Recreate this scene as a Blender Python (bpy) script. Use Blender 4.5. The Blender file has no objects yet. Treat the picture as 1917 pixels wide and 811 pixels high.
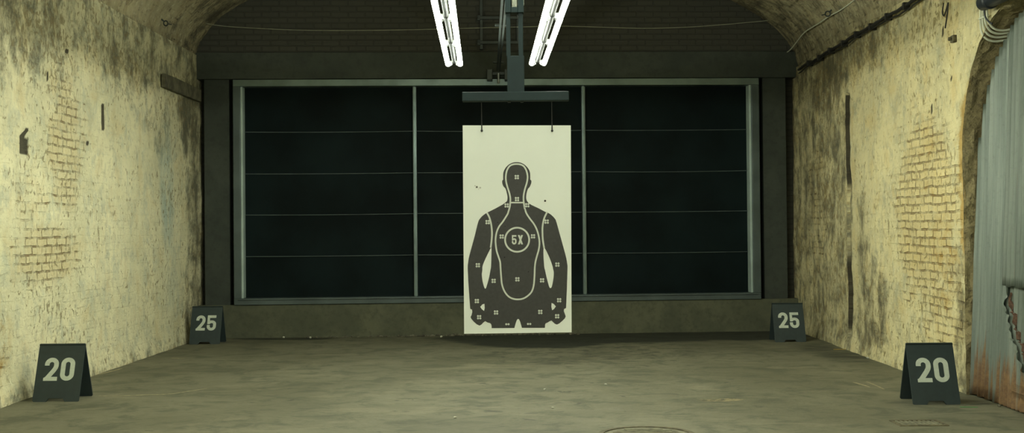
import bpy, bmesh, math, random
from mathutils import Vector, Matrix, noise
from mathutils.geometry import tessellate_polygon

# ------------------------------------------------------------------ camera, world, exposure
SC = bpy.context.scene
COL = SC.collection
F, CX, CY = 2195.0, 958.5, 405.5
CAMZ = 1.37
PITCH, ROLL = math.atan(26.5 / F), math.radians(-0.52)
cam_d = bpy.data.cameras.new('camera')
cam_d.sensor_fit = 'HORIZONTAL'
cam_d.sensor_width = 36.0
cam_d.lens = 36.0 * F / 1917.0
cam_d.clip_start = 0.05
cam_d.clip_end = 200
cam = bpy.data.objects.new('camera', cam_d)
COL.objects.link(cam)
RM = Matrix.Rotation(math.pi / 2 + PITCH, 3, 'X') @ Matrix.Rotation(ROLL, 3, 'Z')
cam.matrix_world = Matrix.Translation((0, 0, CAMZ)) @ RM.to_4x4()
SC.camera = cam

world = bpy.data.worlds.new('world')
SC.world = world
world.use_nodes = True
world.node_tree.nodes['Background'].inputs[0].default_value = (0.02, 0.025, 0.022, 1)
world.node_tree.nodes['Background'].inputs[1].default_value = 0.0

SC.view_settings.view_transform = 'Standard'
SC.view_settings.look = 'None'
SC.view_settings.gamma = 1.0
SC.view_settings.use_curve_mapping = False
SC.view_settings.exposure = -0.04
TUBE_STRENGTH = 58.0
TUBE_COLOR = (0.95, 1.0, 0.83)


def ray(px, py):
    return RM @ Vector(((px - CX) / F, -(py - CY) / F, -1.0))


def at(px, py, Y):
    d = ray(px, py)
    return Vector((0, 0, CAMZ)) + d * (Y / d.y)


# ------------------------------------------------------------------ materials
def new_mat(name):
    m = bpy.data.materials.new(name)
    m.use_nodes = True
    nt = m.node_tree
    nt.nodes.clear()
    out = nt.nodes.new('ShaderNodeOutputMaterial')
    b = nt.nodes.new('ShaderNodeBsdfPrincipled')
    nt.links.new(b.outputs[0], out.inputs[0])
    return m, nt, b


class NT:
    """small node-tree writer"""
    def __init__(s, nt):
        s.nt = nt

    def n(s, t, **kw):
        nd = s.nt.nodes.new(t)
        for k, v in kw.items():
            setattr(nd, k, v)
        return nd

    def put(s, sock, v):
        if isinstance(v, bpy.types.NodeSocket):
            s.nt.links.new(v, sock)
        elif isinstance(v, (tuple, list)) and len(v) == 3 and sock.type == 'RGBA':
            sock.default_value = (*v, 1)
        else:
            sock.default_value = v

    def math(s, op, a, b=0.0, c=None, clamp=False):
        nd = s.n('ShaderNodeMath', operation=op)
        nd.use_clamp = clamp
        s.put(nd.inputs[0], a)
        s.put(nd.inputs[1], b)
        if c is not None:
            s.put(nd.inputs[2], c)
        return nd.outputs[0]

    def ss(s, x, lo, hi):
        nd = s.n('ShaderNodeMapRange', interpolation_type='SMOOTHSTEP')
        s.put(nd.inputs[0], x)
        nd.inputs[1].default_value = lo
        nd.inputs[2].default_value = hi
        return nd.outputs[0]

    def mix(s, f, a, b, mode='MIX'):
        nd = s.n('ShaderNodeMix', data_type='RGBA', blend_type=mode)
        s.put(nd.inputs[0], f)
        s.put(nd.inputs[6], a)
        s.put(nd.inputs[7], b)
        return nd.outputs[2]

    def map(s, v, scale=(1, 1, 1), loc=(0, 0, 0)):
        nd = s.n('ShaderNodeMapping')
        s.put(nd.inputs[0], v)
        nd.inputs[1].default_value = loc
        nd.inputs[3].default_value = scale
        return nd.outputs[0]

    def noise(s, v, scale, detail=6, rough=0.55, dist=0.0):
        nd = s.n('ShaderNodeTexNoise')
        s.put(nd.inputs['Vector'], v)
        nd.inputs['Scale'].default_value = scale
        nd.inputs['Detail'].default_value = detail
        nd.inputs['Roughness'].default_value = rough
        nd.inputs['Distortion'].default_value = dist
        return nd.outputs[0]

    def noisec(s, v, scale, detail=3):
        nd = s.n('ShaderNodeTexNoise')
        s.put(nd.inputs['Vector'], v)
        nd.inputs['Scale'].default_value = scale
        nd.inputs['Detail'].default_value = detail
        return nd.outputs[1]

    def bump(s, h, dist, strength=1.0, prev=None):
        nd = s.n('ShaderNodeBump')
        nd.inputs['Strength'].default_value = strength
        nd.inputs['Distance'].default_value = dist
        s.put(nd.inputs['Height'], h)
        if prev is not None:
            s.put(nd.inputs['Normal'], prev)
        return nd.outputs[0]

    def vmath(s, op, a, b):
        nd = s.n('ShaderNodeVectorMath', operation=op)
        s.put(nd.inputs[0], a)
        s.put(nd.inputs[1], b)
        return nd.outputs[0]

    def warp(s, v, scale, amp):
        c = s.vmath('SUBTRACT', s.noisec(v, scale), (0.5, 0.5, 0.5))
        return s.vmath('ADD', v, s.vmath('MULTIPLY', c, (amp, amp, amp)))

    def brick(s, v, c1, c2, cm, w=0.225, h=0.075, m=0.011):
        nd = s.n('ShaderNodeTexBrick')
        s.put(nd.inputs['Vector'], v)
        s.put(nd.inputs['Color1'], c1)
        s.put(nd.inputs['Color2'], c2)
        s.put(nd.inputs['Mortar'], cm)
        nd.inputs['Scale'].default_value = 1.0
        nd.inputs['Mortar Size'].default_value = m
        nd.inputs['Mortar Smooth'].default_value = 0.4
        nd.inputs['Brick Width'].default_value = w
        nd.inputs['Row Height'].default_value = h
        return nd.outputs[0], nd.outputs[1]


def plain(name, color, rough=0.5, metal=0.0, var=0.15, scale=12.0, bump=0.0, spec=0.5):
    m, nt, b = new_mat(name)
    k = NT(nt)
    tc = k.n('ShaderNodeTexCoord').outputs['Object']
    f = k.noise(tc, scale, 5)
    dark = tuple(c * (1 - var) for c in color)
    lite = tuple(min(1, c * (1 + var)) for c in color)
    k.put(b.inputs['Base Color'], k.mix(k.ss(f, 0.3, 0.7), dark, lite))
    b.inputs['Roughness'].default_value = rough
    b.inputs['Metallic'].default_value = metal
    b.inputs['Specular IOR Level'].default_value = spec
    if bump:
        k.put(b.inputs['Normal'], k.bump(f, bump))
    return m


def old_wall(name, cream, cream2, grey, brick1, brick2, mortar, grime_shade, fleck=0.5, spots=1.0):
    """limewashed brick: R of 'mask' = bare brick, G = grime and painted falloff, B = tint (A ochre moss in 'tint')"""
    m, nt, b = new_mat(name)
    k = NT(nt)
    uv = k.n('ShaderNodeUVMap').outputs[0]
    uvw = k.warp(k.warp(uv, 2.0, 0.05), 9.0, 0.026)
    at1 = k.n('ShaderNodeAttribute', attribute_name='mask')
    sep = k.n('ShaderNodeSeparateColor')
    k.put(sep.inputs[0], at1.outputs[0])
    mr, mg, mb = sep.outputs
    at2 = k.n('ShaderNodeAttribute', attribute_name='tint')
    sep2 = k.n('ShaderNodeSeparateColor')
    k.put(sep2.inputs[0], at2.outputs[0])
    ochre, hole, pale = sep2.outputs
    bc, bf = k.brick(uvw, brick1, brick2, mortar)
    n_big = k.noise(uv, 1.3, 8, 0.6)
    n_mid = k.noise(k.map(uv, loc=(7, 3, 0)), 5.0, 8, 0.65)
    n_fin = k.noise(k.map(uv, loc=(2, 9, 0)), 26.0, 6, 0.7)
    n_str = k.noise(k.map(uv, scale=(4.5, 1.3, 1), loc=(4, 4, 0)), 1.0, 10, 0.72)
    n_pat = k.noise(k.map(uv, scale=(1.0, 0.8, 1), loc=(14, 8, 0)), 4.0, 10, 0.74, 0.3)
    n_blt = k.noise(k.map(uv, scale=(1.0, 0.8, 1), loc=(41, 18, 0)), 9.0, 7, 0.62, 0.3)
    n_blu = k.noise(k.map(uv, scale=(1.3, 1.0, 1), loc=(61, 3, 0)), 15.0, 6, 0.65)
    base = k.mix(k.ss(n_big, 0.35, 0.65), cream, cream2)
    base = k.mix(k.math('MULTIPLY', k.ss(n_pat, 0.47, 0.64), 0.75), base, grey)
    base = k.mix(k.math('MULTIPLY', k.ss(n_str, 0.50, 0.72), 0.40), base, k.mix(0.5, grey, brick1))
    base = k.mix(k.math('MULTIPLY', k.ss(n_blt, 0.52, 0.66), 0.45), base, k.mix(0.35, grey, brick2))
    base = k.mix(k.math('MULTIPLY', k.ss(n_blu, 0.55, 0.70), 0.45), base, (0.80, 0.78, 0.60))
    n_och = k.noise(k.map(uv, scale=(1.0, 0.7, 1), loc=(71, 33, 0)), 3.0, 8, 0.68, 0.3)
    base = k.mix(k.math('MULTIPLY', k.ss(n_och, 0.50, 0.66), 0.42), base, brick1)
    # bare brick
    e = k.ss(k.math('ADD', mr, k.math('MULTIPLY', k.math('SUBTRACT', n_mid, 0.5), 2.2)), 0.25, 0.80)
    tone = k.mix(k.ss(n_fin, 0.35, 0.65), bc, k.mix(0.5, bc, cream))
    base = k.mix(k.math('MULTIPLY', e, 0.58), base, tone)
    # joints show dark only where the wash is worn, broken up
    jn = k.ss(k.noise(k.map(uv, loc=(17, 27, 0)), 7.0, 5, 0.6), 0.40, 0.62)
    jl = k.math('MULTIPLY', k.ss(bf, 0.35, 0.8), k.math('MULTIPLY', jn, k.math('ADD', k.math('MULTIPLY', e, 0.62),
                                     k.math('MULTIPLY', k.ss(n_mid, 0.50, 0.66), 0.30))))
    base = k.mix(jl, base, mortar)
    # ochre moss, pale tint
    of = k.ss(k.math('ADD', ochre, k.math('MULTIPLY', k.math('SUBTRACT', n_mid, 0.5), 1.6)), 0.42, 0.8)
    base = k.mix(k.math('MULTIPLY', of, 0.8), base, (0.36, 0.22, 0.045))
    bf2 = k.math('MULTIPLY', mb, k.ss(n_str, 0.3, 0.6))
    base = k.mix(bf2, base, (0.30, 0.40, 0.36))
    # grime plus light falloff painted at the wall tops
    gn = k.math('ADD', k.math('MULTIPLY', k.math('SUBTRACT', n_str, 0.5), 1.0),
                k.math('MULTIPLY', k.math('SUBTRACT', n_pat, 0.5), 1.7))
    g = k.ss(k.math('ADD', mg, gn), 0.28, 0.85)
    base = k.mix(k.math('MULTIPLY', g, 0.86), base, grime_shade)
    # flecks where paint flaked off, peel shadows put in their colour, and wear lines
    n_fl = k.noise(k.map(uv, scale=(20, 13, 1), loc=(1, 1, 0)), 1.0, 5, 0.6, 0.6)
    n_fr = k.noise(k.map(uv, loc=(31, 5, 0)), 0.9, 4)
    fl = k.ss(k.math('ADD', n_fl, k.math('ADD', k.math('MULTIPLY', k.math('SUBTRACT', n_fr, 0.5), 0.35),
                                        k.math('MULTIPLY', mg, 0.10))), 0.60, 0.68)
    base = k.mix(k.math('MULTIPLY', fl, fleck), base, k.mix(0.35, grime_shade, brick1))
    base = k.mix(k.math('MULTIPLY', k.ss(hole, 0.3, 0.7), 0.93), base, (0.022, 0.018, 0.011))
    k.put(b.inputs['Base Color'], base)
    b.inputs['Roughness'].default_value = 0.85
    b.inputs['Specular IOR Level'].default_value = 0.25
    hb = k.math('MULTIPLY', k.math('MULTIPLY', bf, jn), k.math('ADD', k.math('MULTIPLY', e, 0.9), 0.16))
    hgt = k.math('SUBTRACT', k.math('ADD', k.math('MULTIPLY', n_mid, 0.9), k.math('ADD', k.math('MULTIPLY', n_blt, 0.7), k.math('MULTIPLY', n_fin, 0.42))), hb)
    hgt = k.math('SUBTRACT', hgt, k.math('MULTIPLY', fl, 0.3))
    k.put(b.inputs['Normal'], k.bump(hgt, 0.020, 0.9))
    return m


def concrete(name, c1, c2, c3, scale=2.0, bump=0.004, rough=0.8, brickwork=False, mottle=0.6):
    m, nt, b = new_mat(name)
    k = NT(nt)
    uv = k.n('ShaderNodeTexCoord').outputs['Object']
    n1 = k.noise(uv, scale, 8, 0.6)
    n2 = k.noise(k.map(uv, loc=(5, 2, 8)), scale * 6, 7, 0.65)
    base = k.mix(k.ss(n1, 0.35, 0.65), c1, c2)
    base = k.mix(k.math('MULTIPLY', k.ss(n2, 0.45, 0.7), mottle), base, c3)
    h = n2
    if brickwork:
        uvb = k.n('ShaderNodeUVMap').outputs[0]
        bc, bf = k.brick(k.warp(uvb, 6, 0.02), c1, c2, c3)
        base = k.mix(0.6, base, bc)
        h = k.math('SUBTRACT', k.math('MULTIPLY', n2, 0.7), bf)
    k.put(b.inputs['Base Color'], base)
    b.inputs['Roughness'].default_value = rough
    b.inputs['Specular IOR Level'].default_value = 0.3
    k.put(b.inputs['Normal'], k.bump(h, bump))
    return m


def floor_material():
    m, nt, b = new_mat('worn_concrete_floor')
    k = NT(nt)
    p = k.n('ShaderNodeTexCoord').outputs['Object']
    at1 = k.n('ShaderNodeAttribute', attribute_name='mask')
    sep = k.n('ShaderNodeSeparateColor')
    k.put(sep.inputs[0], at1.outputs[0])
    stain_shade, flecks, chip = sep.outputs
    n1 = k.noise(p, 0.7, 8, 0.6)
    n2 = k.noise(k.map(p, loc=(3, 8, 1)), 3.2, 9, 0.68, 0.5)
    n3 = k.noise(k.map(p, loc=(9, 1, 1)), 18, 7, 0.7)
    n4 = k.noise(k.map(p, scale=(0.6, 1.6, 1), loc=(1, 5, 1)), 1.9, 8, 0.7, 1.0)
    base = k.mix(k.ss(n1, 0.36, 0.64), (0.110, 0.108, 0.068), (0.148, 0.145, 0.095))
    base = k.mix(k.math('MULTIPLY', k.ss(n2, 0.47, 0.62), 0.75), base, (0.072, 0.076, 0.050))
    base = k.mix(k.math('MULTIPLY', k.ss(n4, 0.52, 0.66), 0.65), base, (0.190, 0.180, 0.118))
    base = k.mix(k.math('MULTIPLY', k.ss(n3, 0.5, 0.75), 0.5), base, (0.075, 0.074, 0.050))
    nf = k.noise(k.map(p, scale=(5, 8, 1), loc=(2, 2, 2)), 1.0, 4, 0.6, 0.8)
    f = k.ss(k.math('ADD', nf, k.math('MULTIPLY', flecks, 0.20)), 0.68, 0.72)
    base = k.mix(k.math('MULTIPLY', f, 0.75), base, (0.045, 0.045, 0.032))
    npale = k.noise(k.map(p, loc=(22, 3, 2)), 60.0, 2, 0.5)
    base = k.mix(k.math('MULTIPLY', k.ss(npale, 0.76, 0.80), 0.7), base, (0.42, 0.38, 0.25))
    s = k.ss(k.math('ADD', stain_shade, k.math('MULTIPLY', k.math('SUBTRACT', n4, 0.5), 1.5)), 0.30, 0.66)
    base = k.mix(k.math('MULTIPLY', s, 0.9), base, (0.022, 0.025, 0.019))  # wet stain and the painted shadow by the back wall
    c = k.ss(k.math('ADD', chip, k.math('MULTIPLY', k.math('SUBTRACT', n3, 0.5), 1.6)), 0.45, 0.62)
    base = k.mix(k.math('MULTIPLY', c, 0.7), base, k.mix(k.ss(n3, 0.42, 0.55), (0.05, 0.045, 0.025), (0.27, 0.23, 0.12)))
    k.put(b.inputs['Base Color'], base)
    rg = k.n('ShaderNodeMapRange')
    k.put(rg.inputs[0], n2)
    rg.inputs[3].default_value = 0.50
    rg.inputs[4].default_value = 0.85
    k.put(b.inputs['Roughness'], rg.outputs[0])
    b.inputs['Specular IOR Level'].default_value = 0.35
    k.put(b.inputs['Normal'], k.bump(k.math('ADD', n3, k.math('MULTIPLY', n2, 0.8)), 0.006))
    return m


def corrugated_material(name, base_c, base_d, rust_level):
    m, nt, b = new_mat(name)
    k = NT(nt)
    p = k.n('ShaderNodeTexCoord').outputs['Object']
    n1 = k.noise(k.map(p, scale=(1, 22, 0.5)), 1.0, 7, 0.65)
    n2 = k.noise(p, 22, 6, 0.7)
    n3 = k.noise(k.map(p, scale=(1, 15, 0.6), loc=(3, 3, 3)), 1.0, 7, 0.65)
    z = k.n('ShaderNodeSeparateXYZ')
    k.put(z.inputs[0], p)
    col = k.mix(k.ss(n1, 0.35, 0.65), base_c, base_d)
    col = k.mix(k.math('MULTIPLY', k.ss(n2, 0.5, 0.8), 0.35), col, (0.12, 0.15, 0.13))
    low = k.math('SUBTRACT', 1.0, k.ss(z.outputs[2], 0.0, 0.85))
    low = k.math('MULTIPLY', k.math('POWER', low, 1.7), 0.30)
    r = k.ss(k.math('ADD', k.math('ADD', n3, low), rust_level), 0.66, 0.80)
    rc = k.mix(k.ss(n2, 0.35, 0.65), (0.24, 0.115, 0.045), (0.40, 0.22, 0.085))
    col = k.mix(k.math('MULTIPLY', r, 0.85), col, rc)
    k.put(b.inputs['Base Color'], col)
    k.put(b.inputs['Metallic'], k.math('MULTIPLY', k.math('SUBTRACT', 1.0, r), 0.25))
    b.inputs['Roughness'].default_value = 0.55
    k.put(b.inputs['Normal'], k.bump(n2, 0.002))
    return m


MAT = {}
MAT['wall_left'] = old_wall('limewashed_brick_left', (0.73, 0.69, 0.455), (0.60, 0.575, 0.375), (0.44, 0.46, 0.34),
                            (0.56, 0.45, 0.22), (0.42, 0.32, 0.14), (0.19, 0.125, 0.05), (0.075, 0.072, 0.048), 0.80)
MAT['wall_right'] = old_wall('limewashed_brick_right', (0.68, 0.61, 0.35), (0.56, 0.51, 0.30), (0.36, 0.35, 0.235),
                             (0.56, 0.42, 0.16), (0.42, 0.30, 0.105), (0.17, 0.105, 0.035), (0.075, 0.068, 0.042), 0.80)
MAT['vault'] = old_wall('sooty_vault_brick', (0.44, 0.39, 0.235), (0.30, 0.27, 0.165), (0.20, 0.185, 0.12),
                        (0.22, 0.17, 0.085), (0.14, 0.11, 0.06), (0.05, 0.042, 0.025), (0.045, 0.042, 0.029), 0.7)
MAT['jamb'] = concrete('dark_arch_brick', (0.42, 0.35, 0.185), (0.30, 0.25, 0.135), (0.12, 0.10, 0.058), 5.0, 0.03, mottle=0.8)
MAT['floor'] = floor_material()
MAT['conc'] = concrete('back_concrete', (0.058, 0.068, 0.056), (0.042, 0.051, 0.043), (0.032, 0.038, 0.033), 1.6, 0.006)
MAT['plinth'] = concrete('plinth_concrete', (0.110, 0.115, 0.075), (0.075, 0.082, 0.055), (0.055, 0.058, 0.040), 2.2, 0.006)
MAT['brickback'] = concrete('dark_back_brick', (0.058, 0.058, 0.046), (0.051, 0.052, 0.042), (0.043, 0.045, 0.037), 1.2, 0.008, brickwork=True)
MAT['frame'] = plain('grey_window_steel', (0.19, 0.25, 0.245), 0.34, 0.7, 0.18, 3.0)
MAT['frame_dull'] = plain('dull_window_steel', (0.075, 0.10, 0.10), 0.45, 0.2, 0.18, 3.0)
MAT['lit_reveal'] = plain('lit_reveal_pale', (0.38, 0.48, 0.45), 0.4, 0.0, 0.15, 3.0)  # pale colour paints lamplight onto the inner jamb edges
MAT['bar'] = plain('glazing_bar_grey', (0.07, 0.095, 0.095), 0.5, 0.0, 0.25, 4.0)
MAT['pane'] = plain('dark_pane', (0.0045, 0.0095, 0.0105), 0.6, 0.0, 0.35, 1.5, spec=0.08)
MAT['post'] = plain('green_grey_paint', (0.0125, 0.027, 0.029), 0.55, 0.0, 0.10, 9.0, spec=0.25)
MAT['dark_steel'] = plain('dark_steel', (0.035, 0.045, 0.042), 0.5, 0.3, 0.2, 8.0)
MAT['rail'] = plain('rail_steel', (0.05, 0.062, 0.058), 0.45, 0.4, 0.2, 8.0)
MAT['paper'] = plain('target_card', (0.80, 0.84, 0.78), 0.75, 0.0, 0.02, 3.0)
MAT['ink'] = plain('target_ink', (0.040, 0.040, 0.038), 0.6, 0.0, 0.10, 60.0)
MAT['line'] = plain('target_line', (0.60, 0.64, 0.57), 0.75, 0.0, 0.03, 20.0)
MAT['hole'] = plain('bullet_hole_dark', (0.012, 0.012, 0.011), 0.9)
MAT['bruise'] = plain('torn_card', (0.50, 0.50, 0.43), 0.9, 0.0, 0.35, 90.0)
MAT['cord'] = plain('black_cord', (0.010, 0.012, 0.012), 0.7)
MAT['sign'] = plain('sign_board_teal', (0.019, 0.032, 0.034), 0.55, 0.0, 0.08, 20.0)
MAT['digit'] = plain('sign_number_grey', (0.50, 0.55, 0.47), 0.6, 0.0, 0.06, 30.0)
MAT['cable'] = plain('white_cable', (0.52, 0.54, 0.42), 0.5, 0.0, 0.1, 10.0)
MAT['thin_wire'] = plain('pale_wire', (0.26, 0.27, 0.20), 0.6)
MAT['black_cable'] = plain('black_cable_rubber', (0.014, 0.014, 0.012), 0.6, 0.0, 0.3, 10.0)
MAT['pipe'] = plain('black_pipe', (0.016, 0.022, 0.028), 0.45, 0.0, 0.3, 6.0)
MAT['plank'] = plain('weathered_plank', (0.13, 0.125, 0.085), 0.85, 0.0, 0.4, 9.0, 0.006)
MAT['steel_a'] = corrugated_material('galvanised_sheet', (0.40, 0.455, 0.40), (0.25, 0.30, 0.265), 0.03)
MAT['steel_b'] = corrugated_material('galvanised_sheet_dull', (0.33, 0.375, 0.325), (0.20, 0.24, 0.205), 0.015)
MAT['steel_c'] = corrugated_material('rusty_sheet', (0.19, 0.20, 0.16), (0.14, 0.15, 0.12), 0.08)
MAT['rust'] = plain('rust_edge', (0.15, 0.085, 0.055), 0.9, 0.0, 0.4, 40.0)
MAT['batten'] = plain('batten_enamel', (0.006, 0.007, 0.0065), 0.7, 0.0, 0.05, 10.0, spec=0.1)
MAT['batten_strip'] = plain('batten_strip_enamel', (0.018, 0.020, 0.018), 0.5, 0.0, 0.1, 10.0, spec=0.2)
MAT['holder'] = plain('lamp_holder', (0.10, 0.11, 0.10), 0.5)
MAT['zinc'] = plain('zinc_rod', (0.25, 0.27, 0.25), 0.4, 0.7, 0.1)
MAT['stone'] = plain('rubble_stone', (0.11, 0.105, 0.075), 0.9, 0.0, 0.6, 14.0, 0.004)
MAT['white_bit'] = plain('white_litter', (0.46, 0.46, 0.38), 0.7, 0.0, 0.08)
MAT['green_bit'] = plain('green_tape', (0.05, 0.20, 0.06), 0.6)
MAT['yellow_bit'] = plain('yellow_paint', (0.42, 0.27, 0.03), 0.7, 0.0, 0.3, 40)
MAT['pale_scratch'] = plain('pale_scratch', (0.29, 0.26, 0.16), 0.9, 0.0, 0.35, 30)
MAT['cover'] = plain('dusty_cover_iron', (0.13, 0.125, 0.08), 0.8, 0.0, 0.45, 14.0, 0.004)
MAT['iron'] = plain('old_iron', (0.10, 0.088, 0.05), 0.75, 0.2, 0.45, 22.0, 0.004)
MAT['steelend'] = plain('slot_insert_zinc', (0.52, 0.54, 0.44), 0.4, 0.2, 0.15, 50.0)

m_, nt_, b_ = new_mat('fluorescent_tube_glow')
b_.inputs['Base Color'].default_value = (0.8, 0.8, 0.75, 1)
b_.inputs['Emission Color'].default_value = (*TUBE_COLOR, 1)
b_.inputs['Emission Strength'].default_value = TUBE_STRENGTH
MAT['tube'] = m_


# ------------------------------------------------------------------ object helpers
def obj(name, bm, mat, parent=None, smooth=False):
    me = bpy.data.meshes.new(name)
    bm.normal_update()
    bm.to_mesh(me)
    bm.free()
    for mm in (mat if isinstance(mat, (list, tuple)) else [mat]):
        me.materials.append(MAT[mm])
    if smooth:
        for p in me.polygons:
            p.use_smooth = True
    o = bpy.data.objects.new(name, me)
    COL.objects.link(o)
    if parent is not None:
        o.parent = parent
    return o


def tag(o, label, cat, group=None, kind=None):
    o['label'] = label
    o['category'] = cat
    if group:
        o['group'] = group
    if kind:
        o['kind'] = kind
    return o


def thing(name, label, cat, loc=(0, 0, 0), rotz=0.0, group=None):
    o = bpy.data.objects.new(name, None)
    o.empty_display_size = 0.1
    COL.objects.link(o)
    o.location = loc
    o.rotation_euler = (0, 0, rotz)
    return tag(o, label, cat, group)


def structure(o):
    o['kind'] = 'structure'
    return o


def box(bm, lo, hi, M=None, bevel=0.0):
    x0, y0, z0 = lo
    x1, y1, z1 = hi
    vs = [bm.verts.new(v) for v in [(x0, y0, z0), (x1, y0, z0), (x1, y1, z0), (x0, y1, z0),
                                    (x0, y0, z1), (x1, y0, z1), (x1, y1, z1), (x0, y1, z1)]]
    fs = [bm.faces.new([vs[i] for i in f]) for f in
          [(0, 3, 2, 1), (4, 5, 6, 7), (0, 1, 5, 4), (1, 2, 6, 5), (2, 3, 7, 6), (3, 0, 4, 7)]]
    if bevel:
        es = {e for f in fs for e in f.edges}
        r = bmesh.ops.bevel(bm, geom=list(es), offset=bevel, segments=2, affect='EDGES', profile=0.5)
        vs = list({v for f in r['faces'] for v in f.verts} | {v for v in vs if v.is_valid})
    if M is not None:
        bmesh.ops.transform(bm, matrix=M, verts=[v for v in vs if v.is_valid])
    return vs


def catmull(pts, n=6, closed=False):
    P = [Vector(p) for p in pts]
    out = []
    N = len(P)
    rng = range(N if closed else N - 1)
    for i in rng:
        if closed:
            p0, p1, p2, p3 = P[(i - 1) % N], P[i], P[(i + 1) % N], P[(i + 2) % N]
        else:
            p0, p1, p2, p3 = P[max(i - 1, 0)], P[i], P[i + 1], P[min(i + 2, N - 1)]
        for j in range(n):
            t = j / n
            out.append(0.5 * ((2 * p1) + (p2 - p0) * t + (2 * p0 - 5 * p1 + 4 * p2 - p3) * t * t
                              + (3 * p1 - p0 - 3 * p2 + p3) * t ** 3))
    if not closed:
        out.append(P[-1])
    return out


def tube(bm, pts, r, seg=8, cap=True):
    P = [Vector(p) for p in pts]
    rings = []
    up = Vector((0, 0, 1))
    prev = None
    for i, p in enumerate(P):
        d = (P[min(i + 1, len(P) - 1)] - P[max(i - 1, 0)])
        if d.length < 1e-9:
            d = Vector((0, 1, 0))
        d.normalize()
        if prev is None:
            a = up if abs(d.dot(up)) < 0.95 else Vector((1, 0, 0))
            u = (a - d * a.dot(d)).normalized()
        else:
            u = (prev - d * prev.dot(d)).normalized()
        prev = u
        v = d.cross(u)
        rr = r[i] if isinstance(r, (list, tuple)) else r
        rings.append([bm.verts.new(p + (u * math.cos(2 * math.pi * k / seg) + v * math.sin(2 * math.pi * k / seg)) * rr)
                      for k in range(seg)])
    for a, b in zip(rings, rings[1:]):
        for k in range(seg):
            bm.faces.new((a[k], a[(k + 1) % seg], b[(k + 1) % seg], b[k]))
    if cap:
        bm.faces.new(rings[0][::-1])
        bm.faces.new(rings[-1])
    return rings


def ring(bm, c, R, r, ax, n=20, seg=6):
    ax = Vector(ax).normalized()
    a = Vector((0, 0, 1)) if abs(ax.z) < 0.9 else Vector((1, 0, 0))
    u = (a - ax * a.dot(ax)).normalized()
    v = ax.cross(u)
    rr = []
    for i in range(n):
        t = 2 * math.pi * i / n
        d = u * math.cos(t) + v * math.sin(t)
        rr.append([bm.verts.new(Vector(c) + d * (R + r * math.cos(2 * math.pi * k / seg)) + ax * r * math.sin(2 * math.pi * k / seg)) for k in range(seg)])
    for i in range(n):
        A, B = rr[i], rr[(i + 1) % n]
        for k in range(seg):
            bm.faces.new((A[k], A[(k + 1) % seg], B[(k + 1) % seg], B[k]))


def slab2d(bm, loops, M, t):
    """flat shape with holes in the local xz plane, front at y=-t, back at y=0; M places it"""
    flat = [[Vector((p[0], p[1], 0)) for p in L] for L in loops]
    tris = tessellate_polygon(flat)
    allp = [p for L in flat for p in L]
    fr = [bm.verts.new(M @ Vector((p.x, -t, p.y))) for p in allp]
    bk = [bm.verts.new(M @ Vector((p.x, 0, p.y))) for p in allp]
    for a, b, c in tris:
        try:
            bm.faces.new((fr[a], fr[b], fr[c]))
            bm.faces.new((bk[c], bk[b], bk[a]))
        except ValueError:
            pass
    o = 0
    for L in flat:
        n = len(L)
        for i in range(n):
            j = (i + 1) % n
            try:
                bm.faces.new((fr[o + i], fr[o + j], bk[o + j], bk[o + i]))
            except ValueError:
                pass
        o += n
    bmesh.ops.recalc_face_normals(bm, faces=bm.faces[:])


def stroke_loop(pts, w, closed=False):
    """outline polygon(s) of a stroked path in 2D"""
    P = [Vector((p[0], p[1])) for p in pts]
    N = len(P)
    L, R = [], []
    for i in range(N):
        if closed:
            a, b = P[(i - 1) % N], P[(i + 1) % N]
            d0, d1 = (P[i] - a).normalized(), (b - P[i]).normalized()
        else:
            d0 = (P[i] - P[max(i - 1, 0)]) if i > 0 else (P[1] - P[0])
            d1 = (P[min(i + 1, N - 1)] - P[i]) if i < N - 1 else (P[-1] - P[-2])
            d0.normalize()
            d1.normalize()
        n0, n1 = Vector((-d0.y, d0.x)), Vector((-d1.y, d1.x))
        m = (n0 + n1)
        m = m.normalized() if m.length > 1e-6 else n0
        k = 1 / max(0.5, m.dot(n0))
        L.append(P[i] + m * (w / 2 * k))
        R.append(P[i] - m * (w / 2 * k))
    if closed:
        return [L, R]
    return [L + R[::-1]]


def arc(cx, cy, rx, ry, a0, a1, n=14):
    return [(cx + rx * math.cos(math.radians(a0 + (a1 - a0) * i / n)), cy + ry * math.sin(math.radians(a0 + (a1 - a0) * i / n))) for i in range(n + 1)]


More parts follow.
